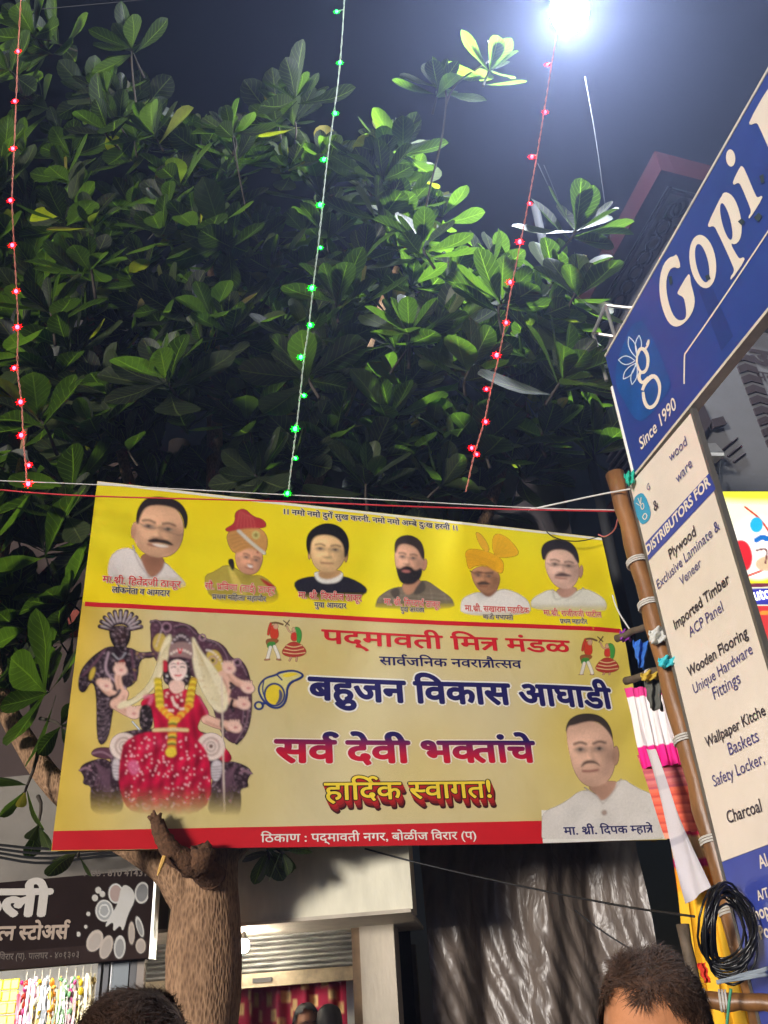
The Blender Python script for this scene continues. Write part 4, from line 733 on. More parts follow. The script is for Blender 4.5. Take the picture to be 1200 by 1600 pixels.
def g_text(name, s, A, Bp, m, parent, bold=0, lift=.004, hk=1.0):
    a, b = gp(*np.array(A, float)), gp(*np.array(Bp, float)); v, f, w = text2d(s, bold); d = (b - a) / w; sc = np.linalg.norm(d) * hk
    n = np.cross(GN, d); n = n / np.linalg.norm(n) * sc; n = n if n[2] > 0 else -n
    q = a + v[:, :1] * d + v[:, 1:2] * n + (lift + v[:, 2:]) * GN; me = bpy.data.meshes.new(name); me.from_pydata(q.tolist(), [], f); o = link(name, me, m, parent); o['label'] = 'painted words ' + s; return o
g_text('lettering', 'Since 1990', (1002.5, 703.7), (1058.7, 637), CREAM, bs, .012, hk=1.15)
# upright list board
sA = float(s_of(985, 760)[0]); sB = float(s_of(1078, 645)[0]) + .005; zTop = zb - .03; zBl = float(s_of(1145, 1340)[1])
lb = thing('list_board', 'tall cream upright board listing timber goods under the blue signboard', 'signboard', s_at((sA + sB) / 2, .6))
MB().slab([s_at(sA, zBl), s_at(sB, zBl), s_at(sB, zTop - .02), s_at(sA, zTop)], GN, .04).build('upper_panel', mat('board_cream', (234, 220, 203), .25, vary=.09, scale=1.6, bump=.06, bscale=5), lb)
MB().slab([s_at(sA, .6), s_at(sB, .6), s_at(sB, zBl - .002), s_at(sA, zBl - .002)], GN, .04).build('lower_panel', mat('board_blue', (62, 76, 160), .3, vary=.08), lb)
for x in (sA - .012, sB + .012): MB().box(s_at(x, (zTop + .6) / 2) - GN * .012, (.02, .03, zTop - .6), [GD, GN, UZ]).build('frame_rail', mat('board_frame', (120, 116, 110), .4, metal=.5), lb)
zc0 = float(s_of(1013, 861)[1]); bq = [gp(1009, 849, .003), gp(1014, 876, .003), gp(1119, 764, .003), gp(1109, 739, .003)]
MB().poly(bq).build('heading_band', mat('board_blue'), lb)
DKB = mat('board_ink', (50, 44, 60), .4); VIO = mat('board_violet', (72, 68, 128), .4)
for s, A, Bp, m, bo in [('DISTRIBUTORS FOR', (1013, 868), (1112, 757), CREAM, .03), ('Plywood', (1048, 875), (1090, 835), DKB, .012), ('Exclusive Laminate &', (1029, 922), (1127, 826), VIO, 0), ('Veneer', (1066, 916), (1098, 884), VIO, 0), ('Imported Timber', (1056, 985), (1142, 910), DKB, .014), ('ACP Panel', (1080, 996), (1133, 953), VIO, 0),
        ('Wooden Flooring', (1078, 1058), (1171, 994), DKB, .014), ('Unique Hardware', (1086, 1085), (1179, 1020), VIO, 0), ('Fittings', (1117, 1094), (1160, 1066), VIO, 0), ('Wallpaper Kitche', (1106, 1168), (1199, 1116), DKB, .012), ('Baskets', (1141, 1181), (1189, 1157), VIO, 0), ('Safety Locker,', (1117, 1230), (1198, 1192), VIO, 0), ('Charcoal', (1139, 1287), (1194, 1267), DKB, .008),
        ('Al', (1190, 1357), (1203, 1352), CREAM, .02), ('A/T', (1187, 1407), (1204, 1401), CREAM, .02), ('Shop', (1176, 1441), (1206, 1430), CREAM, .02), ('Po', (1190, 1468), (1206, 1463), CREAM, .02), ('wood', (1048.7, 722.5), (1076, 693.7), VIO, 0), ('ware', (1060, 756), (1084, 727), VIO, 0), ('&', (1024, 800), (1031, 792), DKB, 0), ('G', (1013, 768), (1018, 762), VIO, 0)]:
    g_text('lettering', s, A, Bp, m, lb, bo, lift=.006)
flat('small_logo', [[(990, 780), (1000, 770), (1008, 772), (1018, 798), (1016, 812), (1006, 820), (1000, 816), (993, 800)]], mat('logo_teal', (60, 160, 196), .35), lb, .003, None, 1)
flat_strokes('small_logo_letter', [([(1002, 790), (1006, 785), (1008, 793), (1004, 797), (1002, 790)], 1.3), ([(1005, 808), (1009, 801), (1013, 806), (1009, 813), (1005, 808)], 1.5), ([(1002, 788), (998, 778)], 1.2), ([(1002, 788), (1003, 777)], 1.2), ([(1001, 790), (995, 786)], 1.2)], CREAM, lb, .005, (0, 0, 1))

# ================================================================== shop building behind the tree
class Pl:
    """a vertical plane through two measured points"""
    def __init__(s, a, b):
        s.p = np.array(a); s.d = np.array(b) - s.p; s.d[2] = 0; s.d /= np.linalg.norm(s.d); s.n = np.array([s.d[1], -s.d[0], 0])
    def hit(s, px, py, off=0.0): return plane_hit(np.array(px, float), np.array(py, float), s.p + s.n * off, s.n)
    def quad(s, pts, off=0.0): return [s.hit(x, y, off) for x, y in pts]
    def xz(s, px, py, off=0.0): q = s.hit(px, py, off); return float((q - s.p) @ s.d), float(q[2])
    def pt(s, x, z, off=0.0): return s.p + s.d * x + s.n * off + np.array([0, 0, z - s.p[2]])
    def rect(s, mb, x0, x1, z0, z1, off, th): return mb.slab([s.pt(x0, z0, off), s.pt(x1, z0, off), s.pt(x1, z1, off), s.pt(x0, z1, off)], s.n, th)
def at_z(px, py, z): d = ray(px, py); return CAM + d * ((z - 1.5) / d[2])
ea = at(240, 1452, 5.72); eb = at_z(645, 1418, ea[2]); F = Pl(ea, eb)
shop = thing('shop_building', 'plain cream shop front with half-open grey roller shutter behind the tree trunk', 'building', F.pt(1.2, 0))
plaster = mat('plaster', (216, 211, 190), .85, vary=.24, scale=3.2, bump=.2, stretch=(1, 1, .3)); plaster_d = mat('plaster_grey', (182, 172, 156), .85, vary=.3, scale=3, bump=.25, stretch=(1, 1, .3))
x645, ze = F.xz(645, 1420); x240, _ = F.xz(236, 1452)
m_ = MB(); F.rect(m_, x240 + .1, x645, ze, ze + 1.0, 0, .3); m_.build('fascia', plaster, shop); m_ = MB(); F.rect(m_, x240 - 3.0, x240 + .098, ze + .001, ze + 1.0, -.02, .28); m_.build('side_fascia', mat('plaster_darker', (120, 114, 106), .9, vary=.25, scale=2), shop)  # side stretch given a darker plaster tone than the fascia
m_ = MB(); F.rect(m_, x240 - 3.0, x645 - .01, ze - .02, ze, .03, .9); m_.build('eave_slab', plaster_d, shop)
OFF = -.55
xs0, _ = F.xz(372, 1500, OFF); xs1, zs1 = F.xz(553, 1500, OFF); _, zbot = F.xz(552, 1532, OFF); _, ztop = F.xz(460, 1440, OFF); xp1, _ = F.xz(622, 1520, OFF)
xs0 -= .75
steel = mat('shutter_steel', (140, 136, 130), .55, metal=.35, vary=.55, scale=5, stretch=(1, 1, 3))
sh = thing('roller_shutter', 'weathered grey roller shutter rolled partly down over a red curtain', 'shutter', F.pt((xs0 + xs1) / 2, zbot, OFF))
ns = 9; dz = (ztop - zbot - .08) / ns
for k in range(ns):
    z0 = zbot + .08 + k * dz; prof = [(0, 0), (.15, .02), (.4, .032), (.65, .03), (.85, .012), (1, .0)]; b = MB()
    v = [F.pt(x, z0 + a * dz * .985, OFF + .02 + o_) for x in np.linspace(xs0, xs1, 12) for a, o_ in prof]; n6 = len(prof)
    b.add(v, [(i*n6+j, (i+1)*n6+j, (i+1)*n6+j+1, i*n6+j+1) for i in range(11) for j in range(n6-1)]); b.build('slat', steel, sh, True)
m_ = MB(); F.rect(m_, xs0, xs1, zbot, zbot + .078, OFF + .05, .04); m_.build('bottom_rail', mat('rail_rust', (150, 132, 104), .7, vary=.4, scale=14), sh)
m_ = MB(); xh, zh = F.xz(413, 1535, OFF); F.rect(m_, xh - .06, xh + .06, zbot + .025, zbot + .05, OFF + .062, .012); m_.build('pull_handle', mat('dark_iron', (50, 46, 42), .5, metal=.6), sh)
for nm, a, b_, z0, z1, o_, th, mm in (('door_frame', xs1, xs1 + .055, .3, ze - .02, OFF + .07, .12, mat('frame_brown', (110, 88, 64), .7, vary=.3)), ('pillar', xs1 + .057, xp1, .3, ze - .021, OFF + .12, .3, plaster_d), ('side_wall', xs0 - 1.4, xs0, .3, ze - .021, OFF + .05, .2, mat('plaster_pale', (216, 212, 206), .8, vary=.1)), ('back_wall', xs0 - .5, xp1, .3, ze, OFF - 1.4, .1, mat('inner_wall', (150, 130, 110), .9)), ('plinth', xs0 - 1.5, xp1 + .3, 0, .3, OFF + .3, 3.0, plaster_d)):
    m_ = MB(); F.rect(m_, a, b_, z0, z1, o_, th); m_.build(nm, mm, shop)
# upper storey behind the leaves
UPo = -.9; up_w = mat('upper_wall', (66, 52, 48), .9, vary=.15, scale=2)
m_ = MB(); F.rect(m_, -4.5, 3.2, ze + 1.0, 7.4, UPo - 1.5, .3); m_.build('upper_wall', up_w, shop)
for px, py, w_, h_ in ((215, 470, .8, 1.1), (330, 470, .5, 1.3), (90, 480, .8, 1.1)):
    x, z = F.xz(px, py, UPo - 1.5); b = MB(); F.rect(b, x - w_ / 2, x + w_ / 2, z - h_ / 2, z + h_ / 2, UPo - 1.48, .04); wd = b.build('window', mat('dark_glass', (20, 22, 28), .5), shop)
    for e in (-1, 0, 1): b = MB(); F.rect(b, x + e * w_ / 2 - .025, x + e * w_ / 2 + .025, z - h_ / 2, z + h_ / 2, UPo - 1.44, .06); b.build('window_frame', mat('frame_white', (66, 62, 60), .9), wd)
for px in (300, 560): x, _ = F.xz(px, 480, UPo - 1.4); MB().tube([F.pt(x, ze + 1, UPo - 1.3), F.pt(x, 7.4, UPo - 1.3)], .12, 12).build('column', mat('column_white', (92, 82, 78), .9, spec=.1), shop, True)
m_ = MB(); F.rect(m_, -4.5, 3.2, 5.3, 5.45, UPo - 1.2, .4); m_.build('ledge', mat('ledge_brick', (136, 62, 48), .85, vary=.2), shop)
# curtain in the shop opening
cz0, cz1 = .35, zbot + .25; n1, n2 = 170, 110; XX, ZZ = np.meshgrid(np.linspace(xs0, xs1 - .09, n1), np.linspace(cz1, cz0, n2))
Pc = F.p + XX[..., None] * F.d + (OFF - .35 + .03 * np.sin(XX * 38 + .6 * np.sin(XX * 7)) + .012 * np.sin(XX * 71))[..., None] * F.n; Pc[..., 2] = ZZ
cc = np.broadcast_to(lin((150, 22, 52)), XX.shape + (3,)).copy(); x415, _ = F.xz(370, 1560, OFF - .35); q1 = F.xz(380, 1560, OFF - .35); pxm = (F.xz(480, 1560, OFF - .35)[0] - q1[0]) / 100
for cx, cy, w_, h_ in [(447, 1557, 12, 15), (477, 1541, 12, 10), (490, 1563, 11, 15), (520, 1554, 11, 14), (508, 1537, 11, 6), (428, 1587, 10, 16), (420, 1562, 7, 15), (460, 1570, 7, 16), (376, 1578, 9, 15), (392, 1555, 4, 14), (401, 1563, 4, 16), (394, 1577, 3, 15), (406, 1588, 3, 15), (532, 1575, 9, 14), (505, 1582, 9, 12), (455, 1582, 3, 14), (440, 1600, 10, 14), (400, 1610, 8, 14), (480, 1612, 11, 14)]:
    x, z = F.xz(cx, cy, OFF - .35); d_ = np.maximum(np.abs(XX - x) - w_ * pxm / 2, np.abs(ZZ - z) - h_ * pxm / 2); k = np.clip(.5 - d_ / .012, 0, 1); rim = np.clip(.5 - (np.abs(d_ + .018) - .006) / .008, 0, 1)
    cc = cc * (1 - k[..., None]) + lin((214, 180, 120)) * k[..., None]; cc = cc * (1 - rim[..., None] * .5) + lin((120, 80, 40)) * rim[..., None] * .5
cu_ = link('curtain', grid_mesh('curtain', Pc, cc, np.ones(XX.shape)), print_mat('cloth_print', .85)); tag(cu_, 'crimson pleated curtain with gold square print under the roller shutter', 'curtain')
fl = MB(); F.rect(fl, xs1 - .085, xs1 - .002, cz0, cz1, OFF - .2, .01); tag(fl.build('poster_strip', mat('strip_white', (220, 216, 208), .6)), 'narrow white printed strip beside the crimson curtain', 'poster')
# bare bulb
bp_ = F.hit(381, 1478, OFF + .35); bulb = thing('bare_bulb', 'lit bare bulb hanging under the eave beside the trunk', 'light bulb', bp_)
MB().ball(bp_, .032, 12, 10, (1, 1, 1.2)).build('glass', mat('bulb_glow', (255, 250, 240), .3, emit=150, ecol=(255, 246, 226)), bulb, True)
MB().tube([bp_ + (0, 0, .035), bp_ + (0, 0, .075)], .015, 10).build('holder', mat('dark_iron'), bulb); MB().tube([bp_ + (0, 0, .07), bp_ + (.002, 0, .2), bp_ + (0, 0, ze - bp_[2] - .02)], .003, 5).build('flex', mat('dark_iron'), bulb)

# ================================================================== left shop
l0 = at(230, 1498, 5.45); L = Pl(l0, l0 + F.d)
xl1, zl0 = L.xz(233, 1497); _, zl1 = L.xz(237, 1358)
ls = thing('black_signboard', 'black shop signboard with grey lettering and printed spoons over hanging goods', 'signboard', L.pt(xl1 - 1, zl0))
m_ = MB(); L.rect(m_, xl1 - 2.4, xl1, zl0, zl1, 0, .06); m_.build('panel', mat('sign_black', (36, 26, 24), .9, vary=.2, scale=3, spec=.1), ls)
m_ = MB(); L.rect(m_, xl1, xl1 + .015, zl0 - .005, zl1 + .005, .006, .075); m_.build('edge_trim', mat('trim_alu', (190, 190, 186), .4, metal=.5), ls)
m_ = MB(); L.rect(m_, xl1 - 2.4, xl1 - .003, zl0 + .004, zl0 + .09, .002, .004); m_.build('address_band', mat('sign_brown', (48, 36, 33), .8, spec=.1), ls)
SIL_ = mat('sign_silver', (150, 142, 132), .5, vary=.08); DIM = mat('sign_dim', (92, 80, 72), .7)
def l_text(s, A, Bp, hpx, m, bold, lift=.006):
    a, b = np.array(L.xz(*A)), np.array(L.xz(*Bp)); dn = np.array(L.xz(A[0], A[1] + hpx)) - a; dn[0] = 0; v, f, w = text2d(s, bold)
    q = a[None] + (v[:, :1] / w) * (b - a)[None] + (1 - v[:, 1:2] / .622) * dn[None]; P_ = L.p + q[:, :1] * L.d + (lift + v[:, 2:]) * L.n; P_[:, 2] = q[:, 1]
    me = bpy.data.meshes.new('lettering'); me.from_pydata(P_.tolist(), [], f); o = link('lettering', me, m, ls); o['label'] = 'painted words ' + s
l_text('ठली', (-38, 1392), (80, 1391), 38, SIL_, .05); l_text('रत्न स्टोअर्स', (-12, 1449), (108, 1446), 20, mat('sign_tan', (148, 128, 110), .6), .035); l_text('विरार (प). पालघर - ४०१३०३', (0, 1491), (126, 1487), 9, DIM, .012); l_text('Mob : 810 41431', (132, 1360), (232, 1360), 9, DIM, .02)
def spoons(p):
    WD, PL = (176, 152, 128), (196, 192, 184)
    p.ell(904, 280, 58, 78, PL, 0); p.ell(904, 280, 46, 66, (140, 92, 70)); p.ell(1110, 275, 58, 85, PL, 8); p.ell(1110, 275, 45, 70, (34, 30, 30), 8); p.ell(815, 415, 70, 86, PL); p.ell(815, 415, 58, 74, (120, 124, 122))
    for k in range(16): a = k * 1.3; p.line([(815 + 40*math.cos(a), 415 + 50*math.sin(a)), (815 + 40*math.cos(a + 1), 415 + 50*math.sin(a + 1))], 7, (206, 206, 200))
    p.poly([(950, 200), (1040, 240), (1060, 330), (1000, 440), (960, 590), (940, 520), (880, 590), (890, 490), (810, 560), (860, 450), (920, 370)], PL, 6)
    for cx, cy, rx, ry, an, c in ((740, 650, 60, 90, 25, WD), (830, 700, 48, 96, 18, WD), (935, 700, 46, 92, 4, PL), (1028, 590, 26, 90, 0, WD), (1092, 540, 26, 84, -16, PL), (1100, 690, 40, 60, 0, WD)): p.ell(cx, cy, rx, ry, c, an); p.ell(cx, cy + 6, rx * .72, ry * .78, tuple(q * .5 if cx in (935, 1092) else q * .86 for q in c), an)
    for cx, cy, r in ((768, 255, 24), (800, 285, 22), (742, 315, 24), (612, 598, 18), (690, 440, 16), (670, 540, 14)): p.ell(cx, cy, r, r * 1.1, (180, 172, 160))
X, Y_ = np.meshgrid(np.arange(120, 232, 1.2), np.arange(1374, 1500, 1.2)); p = Paint(X, Y_, 0, 1340, 5); spoons(p); p.c *= .5; q_ = L.hit(X, Y_, .004)
link('spoons_print', grid_mesh('spoons_print', q_, p.c, p.a), print_mat('flex_print_cut'), ls)['label'] = 'printed picture of wooden spoons and bowls'
# shop interior behind the goods
lsh = thing('grocery_stall', 'lit stall with a dark metal frame under the black signboard', 'stall', L.pt(xl1 - 1.2, 0, -.3))
m_ = MB(); L.rect(m_, xl1 - 2.6, xl1 - .3, .0, zl0 + .05, -1.0, .1); m_.build('back_panel', mat('stall_back', (120, 116, 112), .8), lsh)
for px, w_, c in ((152, .02, (60, 62, 66)), (163, .03, (36, 38, 44)), (172, .012, (190, 192, 194)), (185, .1, (66, 74, 80)), (206, .04, (28, 28, 32)), (216, .05, (84, 74, 66))):
    x, _ = L.xz(px, 1550, -.15); m_ = MB(); L.rect(m_, x - w_ / 2, x + w_ / 2, 0, zl0 + .02, -.15, .04); m_.build('frame_post', mat('post%d' % px, c, .45, metal=.3), lsh)
tb = thing('tube_lamp', 'lit white tube lamp tucked up under the black signboard', 'tube lamp', L.pt(xl1 - 1.1, zl0 + .05, -.2)); MB().tube([L.pt(xl1 - 1.9, zl0 + .03, -.14), L.pt(xl1 - .45, zl0 + .03, -.14)], .014, 10).build('tube', mat('tube_glow', (255, 255, 250), .4, emit=10), tb); m_ = MB(); L.rect(m_, xl1 - 1.95, xl1 - .4, zl0 + .05, zl0 + .09, -.12, .05); m_.build('batten', mat('tube_batten', (210, 210, 206), .5), tb)
GD_ = [('yellow', (240, 210, 20))]
for k, px in enumerate((4, 17, 29)):
    x, z1 = L.xz(px, 1500, -.28); t_ = thing('sachet_strip', ['yellow sachet strip farthest from the orange red tassel', 'yellow sachet strip between the other two sachet strips', 'yellow sachet strip hanging next to the orange red tassel'][k], 'sachet strip', L.pt(x, zl0 - 1.0, -.28), 'strips of yellow sachets at the stall')
    for j in range(11):
        z = zl0 - .02 - j * .062; b = MB(); b.box(L.pt(x + .004 * (j % 2), z - .03, -.28 + .004 * (j % 3)), (.05, .012, .056), [L.d, L.n, UZ], bev=.005); b.build('sachet', mat('sachet_yellow', (244, 214, 16), .35, vary=.25, scale=60), t_)
for k, (px, kind) in enumerate([(40, 0), (52, 1), (64, 2), (76, 3), (90, 4), (102, 5), (116, 6), (128, 2), (140, 7)]):
    x, _ = L.xz(px, 1540, -.28); lab = ['hanging tassel in orange red foil', 'clear hanging packet string with pink beads', 'pale bead garland with yellow flowers', 'silver and white hanging tinsel', 'orange marigold garland hanging at the stall', 'clear packet string with green sticks', 'pink topped green hanging toy packet', 'gold tinsel hanging at the stall end'][kind]
    lab = 'pale bead garland hanging beside the gold tinsel' if px == 128 else lab
    t_ = thing('hanging_garland', lab, 'garland', L.pt(x, zl0 - .9, -.28), 'goods hung up under the black signboard'); C1 = [(226, 70, 36), (220, 90, 150), (236, 230, 214), (210, 212, 214), (240, 140, 30), (190, 220, 180), (206, 70, 140), (214, 186, 110)][kind]; C2 = [(200, 40, 120), (240, 226, 220), (238, 200, 40), (160, 170, 176), (250, 180, 60), (120, 180, 110), (150, 214, 150), (236, 230, 210)][kind]
    MB().tube([L.pt(x, zl0 + .01, -.28), L.pt(x + .004, zl0 - .4, -.28), L.pt(x, zl0 - .9, -.28)], .003, 5).build('string', mat('goods_string', (200, 190, 170), .7), t_)
    z = zl0 - .04; j = 0; rb2 = MB()
    for a in range(12):
        x2 = x + random.uniform(-.03, .03); z2 = zl0 - random.uniform(.02, .3); ln = random.uniform(.25, .6); y2 = random.uniform(.0, .05); P5 = [L.pt(x2 + .006 * math.sin(i * 1.3 + a), z2 - ln * i / 6, -.28 + y2 + .006 * math.cos(i * 1.7)) for i in range(7)]; wv = L.d * random.uniform(.003, .008); rb2.add([q5 - wv * (1 - 2 * e) for q5 in P5 for e in (0, 1)], [(2*i, 2*i+1, 2*i+3, 2*i+2) for i in range(6)])
    rb2.build('tinsel', mat('tinsel%d' % kind, tuple((np.array(C1) + np.array(C2) + 120) / 2.6), .2, vary=.4, scale=90, metal=.3), t_)
    while z > zl0 - .85:
        r = random.uniform(.008, .019); q_ = L.pt(x + random.uniform(-.026, .026), z, -.28 + random.uniform(0, .04)); b = MB()
        if j % 3 == 0:
            for a in range(7): th = a * .9 + j; b.tube([q_, q_ + np.array([math.cos(th) * r * .8, math.sin(th) * r * .8, -r * random.uniform(.8, 2.2)])], [.006, .004], 4)
        else: b.ball(q_, r, 8, 6, (1, 1, random.uniform(.7, 1.6)))
        b.build('bead', mat('goods%d_%d' % (kind, j % 2), C1 if j % 2 else C2, .25, vary=.3, scale=50), t_, True); z -= r * 1.7; j += 1
# cable bundle above the black signboard
for k in range(4):
    a, b = at(-20, 1318 + 6 * k, 5.45), at(240, 1322 + 4 * k, 5.5); P_ = smooth_line([a, a * .66 + b * .34 - (0, 0, .03 + .01 * k), a * .34 + b * .66 - (0, 0, .01), b, b + (1.5, .5, .1)], 2); tag(MB().tube(P_, .008, 6).build('cable', mat('cable_black', (22, 22, 24), .5)), ['topmost', 'second highest', 'second lowest', 'lowest'][k] + ' of the four sagging black cables above the black signboard', 'cable', 'cables above the black signboard')

# ================================================================== black tarpaulin
ta, tb_ = at(655, 1335, 6.5), at(985, 1318, 6.5); T = Pl(ta, tb_ + np.array([0, .25, 0])); xa, _ = T.xz(655, 1335); xb, _ = T.xz(990, 1330); _, z1 = T.xz(800, 1290)
XX, ZZ = np.meshgrid(np.linspace(xa, xb, 150), np.linspace(z1, .05, 150)); hh = (z1 - ZZ)
fold = .05 * np.sin(XX * 9 + .5 * hh) * np.exp(-hh * .25) + .022 * np.sin(XX * 23 + hh * 1.4 + 1) + .05 * np.abs(np.sin((XX * 2.1 + hh * .55) * 2.2)) ** 3 - .04 * np.abs(np.sin((XX * 1.9 - hh * .5 + .4) * 2)) ** 4 + .006 * np.sin(XX * 60 + 9 * np.sin(hh * 3))
Pt = T.p + XX[..., None] * T.d + fold[..., None] * T.n; Pt[..., 2] = ZZ + .02 * np.sin(XX * 7)
tarp = link('tarpaulin', grid_mesh('tarpaulin', Pt), mat('black_plastic', (104, 93, 85), .36, vary=.3, scale=9, spec=.5, stretch=(1, 1, .4))); t = MATS['black_plastic'].node_tree; tcb = node(t, 'ShaderNodeTexCoord'); mpb = node(t, 'ShaderNodeMapping'); mpb.inputs['Scale'].default_value = (1, 1, .45); t.links.new(tcb.outputs['Object'], mpb.inputs[0]); dn = node(t, 'ShaderNodeTexNoise'); dn.inputs['Scale'].default_value = 5; t.links.new(mpb.outputs[0], dn.inputs[0]); mxv = node(t, 'ShaderNodeMix', data_type='VECTOR'); mxv.inputs[0].default_value = .25; t.links.new(mpb.outputs[0], mxv.inputs[4]); t.links.new(dn.outputs['Color'], mxv.inputs[5])
hts = []
for sc_ in (7, 19, 43):
    vo = node(t, 'ShaderNodeTexVoronoi', feature='F1', distance='MANHATTAN'); vo.inputs['Scale'].default_value = sc_; t.links.new(mxv.outputs[1], vo.inputs[0]); ml = node(t, 'ShaderNodeMath', operation='MULTIPLY'); ml.inputs[1].default_value = 7 / sc_; t.links.new(vo.outputs['Distance'], ml.inputs[0]); hts.append(ml)
a1 = node(t, 'ShaderNodeMath', operation='ADD'); a2 = node(t, 'ShaderNodeMath', operation='ADD'); t.links.new(hts[0].outputs[0], a1.inputs[0]); t.links.new(hts[1].outputs[0], a1.inputs[1]); t.links.new(a1.outputs[0], a2.inputs[0]); t.links.new(hts[2].outputs[0], a2.inputs[1]); bq_ = node(t, 'ShaderNodeBump'); bq_.inputs['Strength'].default_value = .32; bq_.inputs['Distance'].default_value = .03; t.links.new(a2.outputs[0], bq_.inputs['Height']); t.links.new(bq_.outputs[0], t.nodes['Principled BSDF'].inputs['Normal'])
tag(tarp, 'crumpled shiny black plastic sheet hanging below the banner', 'tarpaulin')
tag(MB().tube([T.pt(xa - .1, z1 + .02), T.pt(xb + .3, z1 + .03)], .03, 10).build('bamboo_rail', mat('bamboo_dark', (96, 66, 40), .6, vary=.3)), 'bamboo rail the black plastic sheet hangs from', 'bamboo pole')
b = MB(); T.rect(b, xa - .9, xa + .05, 0, z1 + 1, -.9, .15); tag(b.build('dark_wall', mat('wall_dark', (58, 50, 40), .9, vary=.3, scale=4)), 'dark wall in the gap beside the black plastic sheet', 'wall')  # mottled dark wall set back behind the gap

# ================================================================== bamboo scaffold at the right
bam = mat('bamboo', (140, 96, 54), .4, vary=.5, scale=9, bump=.3, bscale=30, stretch=(1, 1, .3)); tie = mat('tie_white', (206, 200, 190), .6)
def bamboo(label, A, Bp, r, nodes=5, ties=(), grp=None, bam=bam):
    A = np.array(A); Bp = np.array(Bp); t_ = thing('bamboo_pole', label, 'bamboo pole', A if A[2] < Bp[2] else Bp, grp); L_ = []; R_ = []
    n = 4 * nodes + 1
    for i in range(n): f = i / (n - 1); L_.append(A * (1 - f) + Bp * f + rng.normal(0, .003, 3)); R_.append(r * (1.14 if i % 4 == 0 else 1.0) * (1 - .12 * f))
    MB().tube(L_, R_, 14, wob=.02).build('culm', bam, t_, True)
    for f in ties:
        c = A * (1 - f) + Bp * f; d = (Bp - A) / np.linalg.norm(Bp - A); u_ = np.cross(d, [0, 1, .2]); u_ /= np.linalg.norm(u_); w_ = np.cross(d, u_); b = MB()
        for k in range(3): b.tube([c + (u_ * math.cos(a) + w_ * math.sin(a)) * r * 1.12 + d * (.012 * k + .006 * math.sin(a)) for a in np.linspace(0, 6.5, 16)], .005, 5)
        b.build('tie', tie, t_)
    return t_
pT, pB = at(962, 745, 4.42), at(1161, 1480, 4.40); dv = (pB - pT); pBot = pT + dv * (pT[2] / -dv[2]) if dv[2] < 0 else pB
bamboo('upright brown bamboo pole lashed beside the cream list board', (pBot[0], pBot[1], 0), pT + (-.005, 0, .02), .055, 9, (.45, .52, .63, .8, .86))
bamboo('short bamboo crosspiece lashed to the upright pole near the banner corner', at(965, 998, 4.75), at(1062, 955, 4.3), .019, 2, (.5,), bam=mat('bamboo_grey', (96, 82, 66), .7, vary=.4, scale=20, bump=.5))
bamboo('lower bamboo crosspiece with cloth scraps lashed to the upright pole', at(978, 1065, 4.75), at(1068, 1035, 4.3), .02, 2, (.4, .7), bam=mat('bamboo_grey'))
bamboo('thick bamboo rail running under the coil of black cable', at(1060, 1560, 4.35), at(1290, 1572, 4.1), .035, 3, (.15, .3))
bamboo('dark bamboo post standing below the end of the black cable', (at(1088, 1560, 4.6)[0], 4.6, 0), at(1066, 1445, 4.6), .03, 6, (.6,), bam=mat('bamboo_grey'))
def scrap(name, label, pts, Y, col, cat='cloth scrap', amp=.02, rough=.8):
    """a crumpled piece of cloth"""
    P_ = [at(x, y, Y) for x, y in pts]; a, b_, c, d = P_; n = 14; s_, t_ = np.meshgrid(np.linspace(0, 1, n), np.linspace(0, 1, n)); s_ = s_[..., None]; t_ = t_[..., None]
    G = (a * (1-s_) + b_ * s_) * (1-t_) + (d * (1-s_) + c * s_) * t_; G[..., 1] += amp * np.sin(s_[..., 0] * 11 + t_[..., 0] * 4) + amp * .6 * np.sin(t_[..., 0] * 13); o = link(name, grid_mesh(name, G), mat('scrap_%s' % name + str(col[0]), col, rough, vary=.2)); md = o.modifiers.new('s', 'SOLIDIFY'); md.thickness = .004; return tag(o, label, cat)
scrap('purple_rag', 'small purple rag tied at the banner corner', [(970, 985), (984, 984), (988, 1000), (968, 1002)], 4.7, (150, 60, 170)); scrap('blue_rag', 'bright blue rag knotted on the bamboo crosspiece', [(990, 1000), (1012, 1003), (1008, 1045), (996, 1040)], 4.6, (50, 110, 200)); scrap('white_rag', 'white cloth rag draped on the upper bamboo crosspiece', [(1015, 985), (1045, 974), (1046, 1000), (1016, 1008)], 4.32, (206, 206, 200)); scrap('teal_mask', 'turquoise pleated cloth mask hung on the bamboo', [(1030, 1028), (1056, 1022), (1056, 1040), (1030, 1044)], 4.3, (70, 200, 210))
scrap('yellow_rag', 'yellow and pink rag tied on the lower crosspiece', [(1002, 1052), (1030, 1045), (1030, 1060), (1005, 1066)], 4.5, (200, 170, 60)); scrap('grey_rag', 'grey cloth strip hanging from the lower crosspiece', [(1008, 1060), (1030, 1058), (1038, 1110), (1015, 1108)], 4.55, (96, 96, 88)); scrap('green_tape', 'turquoise green tape knot at the signboard corner', [(976, 740), (990, 735), (993, 752), (980, 760)], 4.22, (40, 190, 160), 'tape', .015); scrap('silver_tape', 'pale plastic strip pulled tight across the bamboo', [(1120, 1533), (1200, 1510), (1200, 1526), (1120, 1538)], 4.0, (150, 160, 166), 'plastic strip', .004, .4)
scrap('red_tape', 'orange red plastic tape knotted on the lower bamboo', [(1092, 1505), (1100, 1505), (1112, 1535), (1100, 1536)], 4.3, (230, 60, 36), 'tape')

